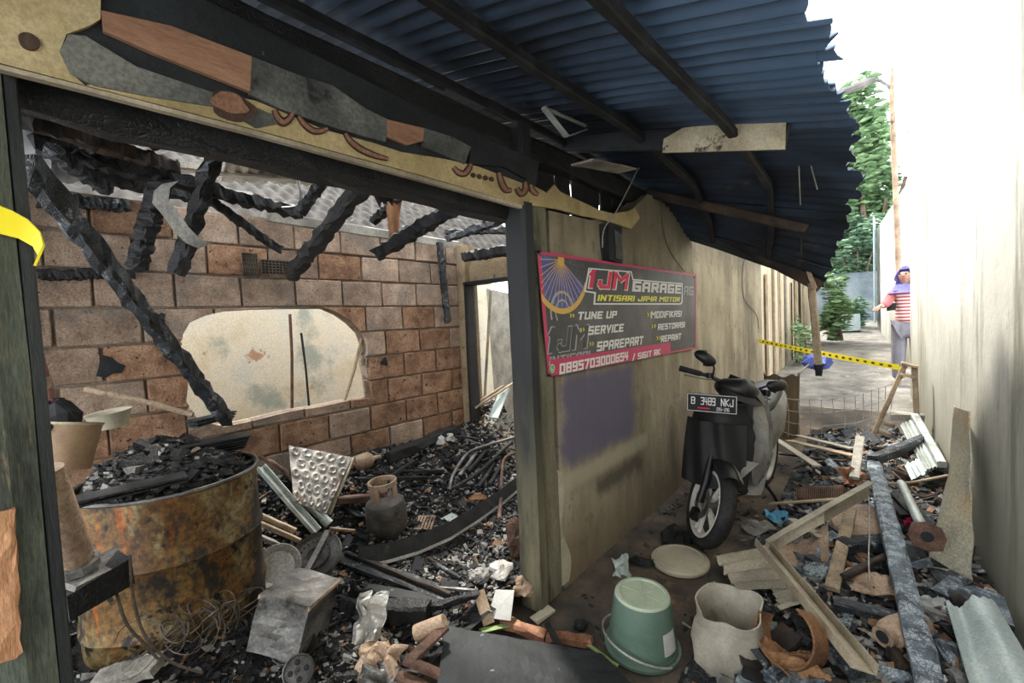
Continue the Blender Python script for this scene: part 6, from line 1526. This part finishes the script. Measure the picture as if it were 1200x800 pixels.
# palm and five fingers on the reaching hand, each rooted in the palm
n0 = len(V); side = dirf.cross(Vector((0, 0, 1))).normalized(); pal = (hand+dirf*.045); V.append(pal*k); E_.append((10, n0)); RD.append(.03)
for i, (off, ln) in enumerate(((-.030, .060), (-.010, .070), (.010, .066), (.030, .052))):
    a = pal+side*off+dirf*.035; b = a+dirf*ln*.55+Vector((0, 0, -.006)); c_ = b+dirf*ln*.5+Vector((0, 0, -.016)); j = len(V); V += [a*k, b*k, c_*k]; E_ += [(n0, j), (j, j+1), (j+1, j+2)]; RD += [.0095, .009, .008]
a = pal+side*-.035-dirf*.01+Vector((0, 0, .008)); b = a+side*-.03+dirf*.03; c_ = b+dirf*.025; j = len(V); V += [a*k, b*k, c_*k]; E_ += [(n0, j), (j, j+1), (j+1, j+2)]; RD += [.011, .010, .009]
RD = [r*k for r in RD]
me = skin_mesh(V, E_, RD); me.materials.append(MT['skin']); body = link('body', me, pr)
HC = pp(-.03, -.03, 1.50)
hx = Vector((-.25, -.97, 0)).normalized(); hy = Vector((0, 0, 1)).cross(hx)
def face(r, u, v): return HC+hx*u+hy*v
for s in (-1, 1):
    m = MB(); m.lathe([(0, .006), (.008, .004), (.011, 0)], 8, frame(HC+(hx*.083+hy*.032*s+Vector((0, 0, .008)))*k, hy, hx)); part('eye', m, MT['soot'], body, local=True)
m = MB(); m.lathe([(0, .003), (.012, .002), (.016, 0)], 10, frame(HC+(hx*.080+Vector((0, 0, -.042)))*k, hy, hx)); part('mouth', m, MT['red_sleeve'], body, local=True)
m = MB(); m.lathe([(0, .03), (.009, .02), (.014, 0)], 8, frame(HC+(hx*.080+Vector((0, 0, -.014)))*k, hy, hx)); part('nose', m, MT['skin'], body, local=True, smooth=True)
def scarf(u, v):
    a = 2*PI*u+.0; b = v; d = hx*math.cos(a)+hy*math.sin(a); front = max(0, math.cos(a))
    if v < .5:
        z = 1.612-.19*(v/.5); r = .108*math.sin(min(1, .12+v/.5*.95)*PI/2+.0)
    else:
        w = (v-.5)/.5; z = 1.422-.17*w; r = .088+.10*w*w+.012*math.sin(6*a)
    p = pp(-.03, -.02, z)+d*r*k
    if .12 < v < .66 and front > .5: p = p - hx*.085*k*ss(.5, .75, front)
    return p
m = MB(); m.surf(scarf, 28, 22, thick=.006); part('headscarf', m, MT['scarf'], pr, local=True, smooth=True)
def grow(idx, ed, g): 
    return skin_mesh([V[i] for i in idx], [(idx.index(a_), idx.index(b_)) for a_, b_ in ed], [RD[i]*g+.012*k for i in idx])
me = grow([2, 0, 1, 3], [(0, 1), (1, 2), (2, 3)], 1.10); me.materials.append(MT['stripes']); o = link('striped_top', me, pr)
i3 = [3, 8, 9, 10]; me = skin_mesh([V[3], V[8], V[9], V[9].lerp(V[10], .8)], [(0, 1), (1, 2), (2, 3)], [.07*k, .065*k, .058*k, .045*k]); me.materials.append(MT['red_sleeve']); link('sleeve', me, pr)
me = skin_mesh([V[3], V[11], V[12], V[12].lerp(V[13], .8)], [(0, 1), (1, 2), (2, 3)], [.07*k, .065*k, .058*k, .045*k]); me.materials.append(MT['red_sleeve']); link('sleeve', me, pr)
me = skin_mesh([V[0], V[14], V[15], V[16], V[18], V[19], V[20]], [(0, 1), (1, 2), (2, 3), (0, 4), (4, 5), (5, 6)], [.14*k, .105*k, .085*k, .075*k, .105*k, .085*k, .075*k]); me.materials.append(MT['trousers']); link('trousers', me, pr)
m = MB(); p = (sh.lerp(hand, .35)+Vector((.03, .0, -.13)))*k; m.box(p, (.09, .05, .09), jit=.01); part('pouch', m, MT['black'], pr, local=True)
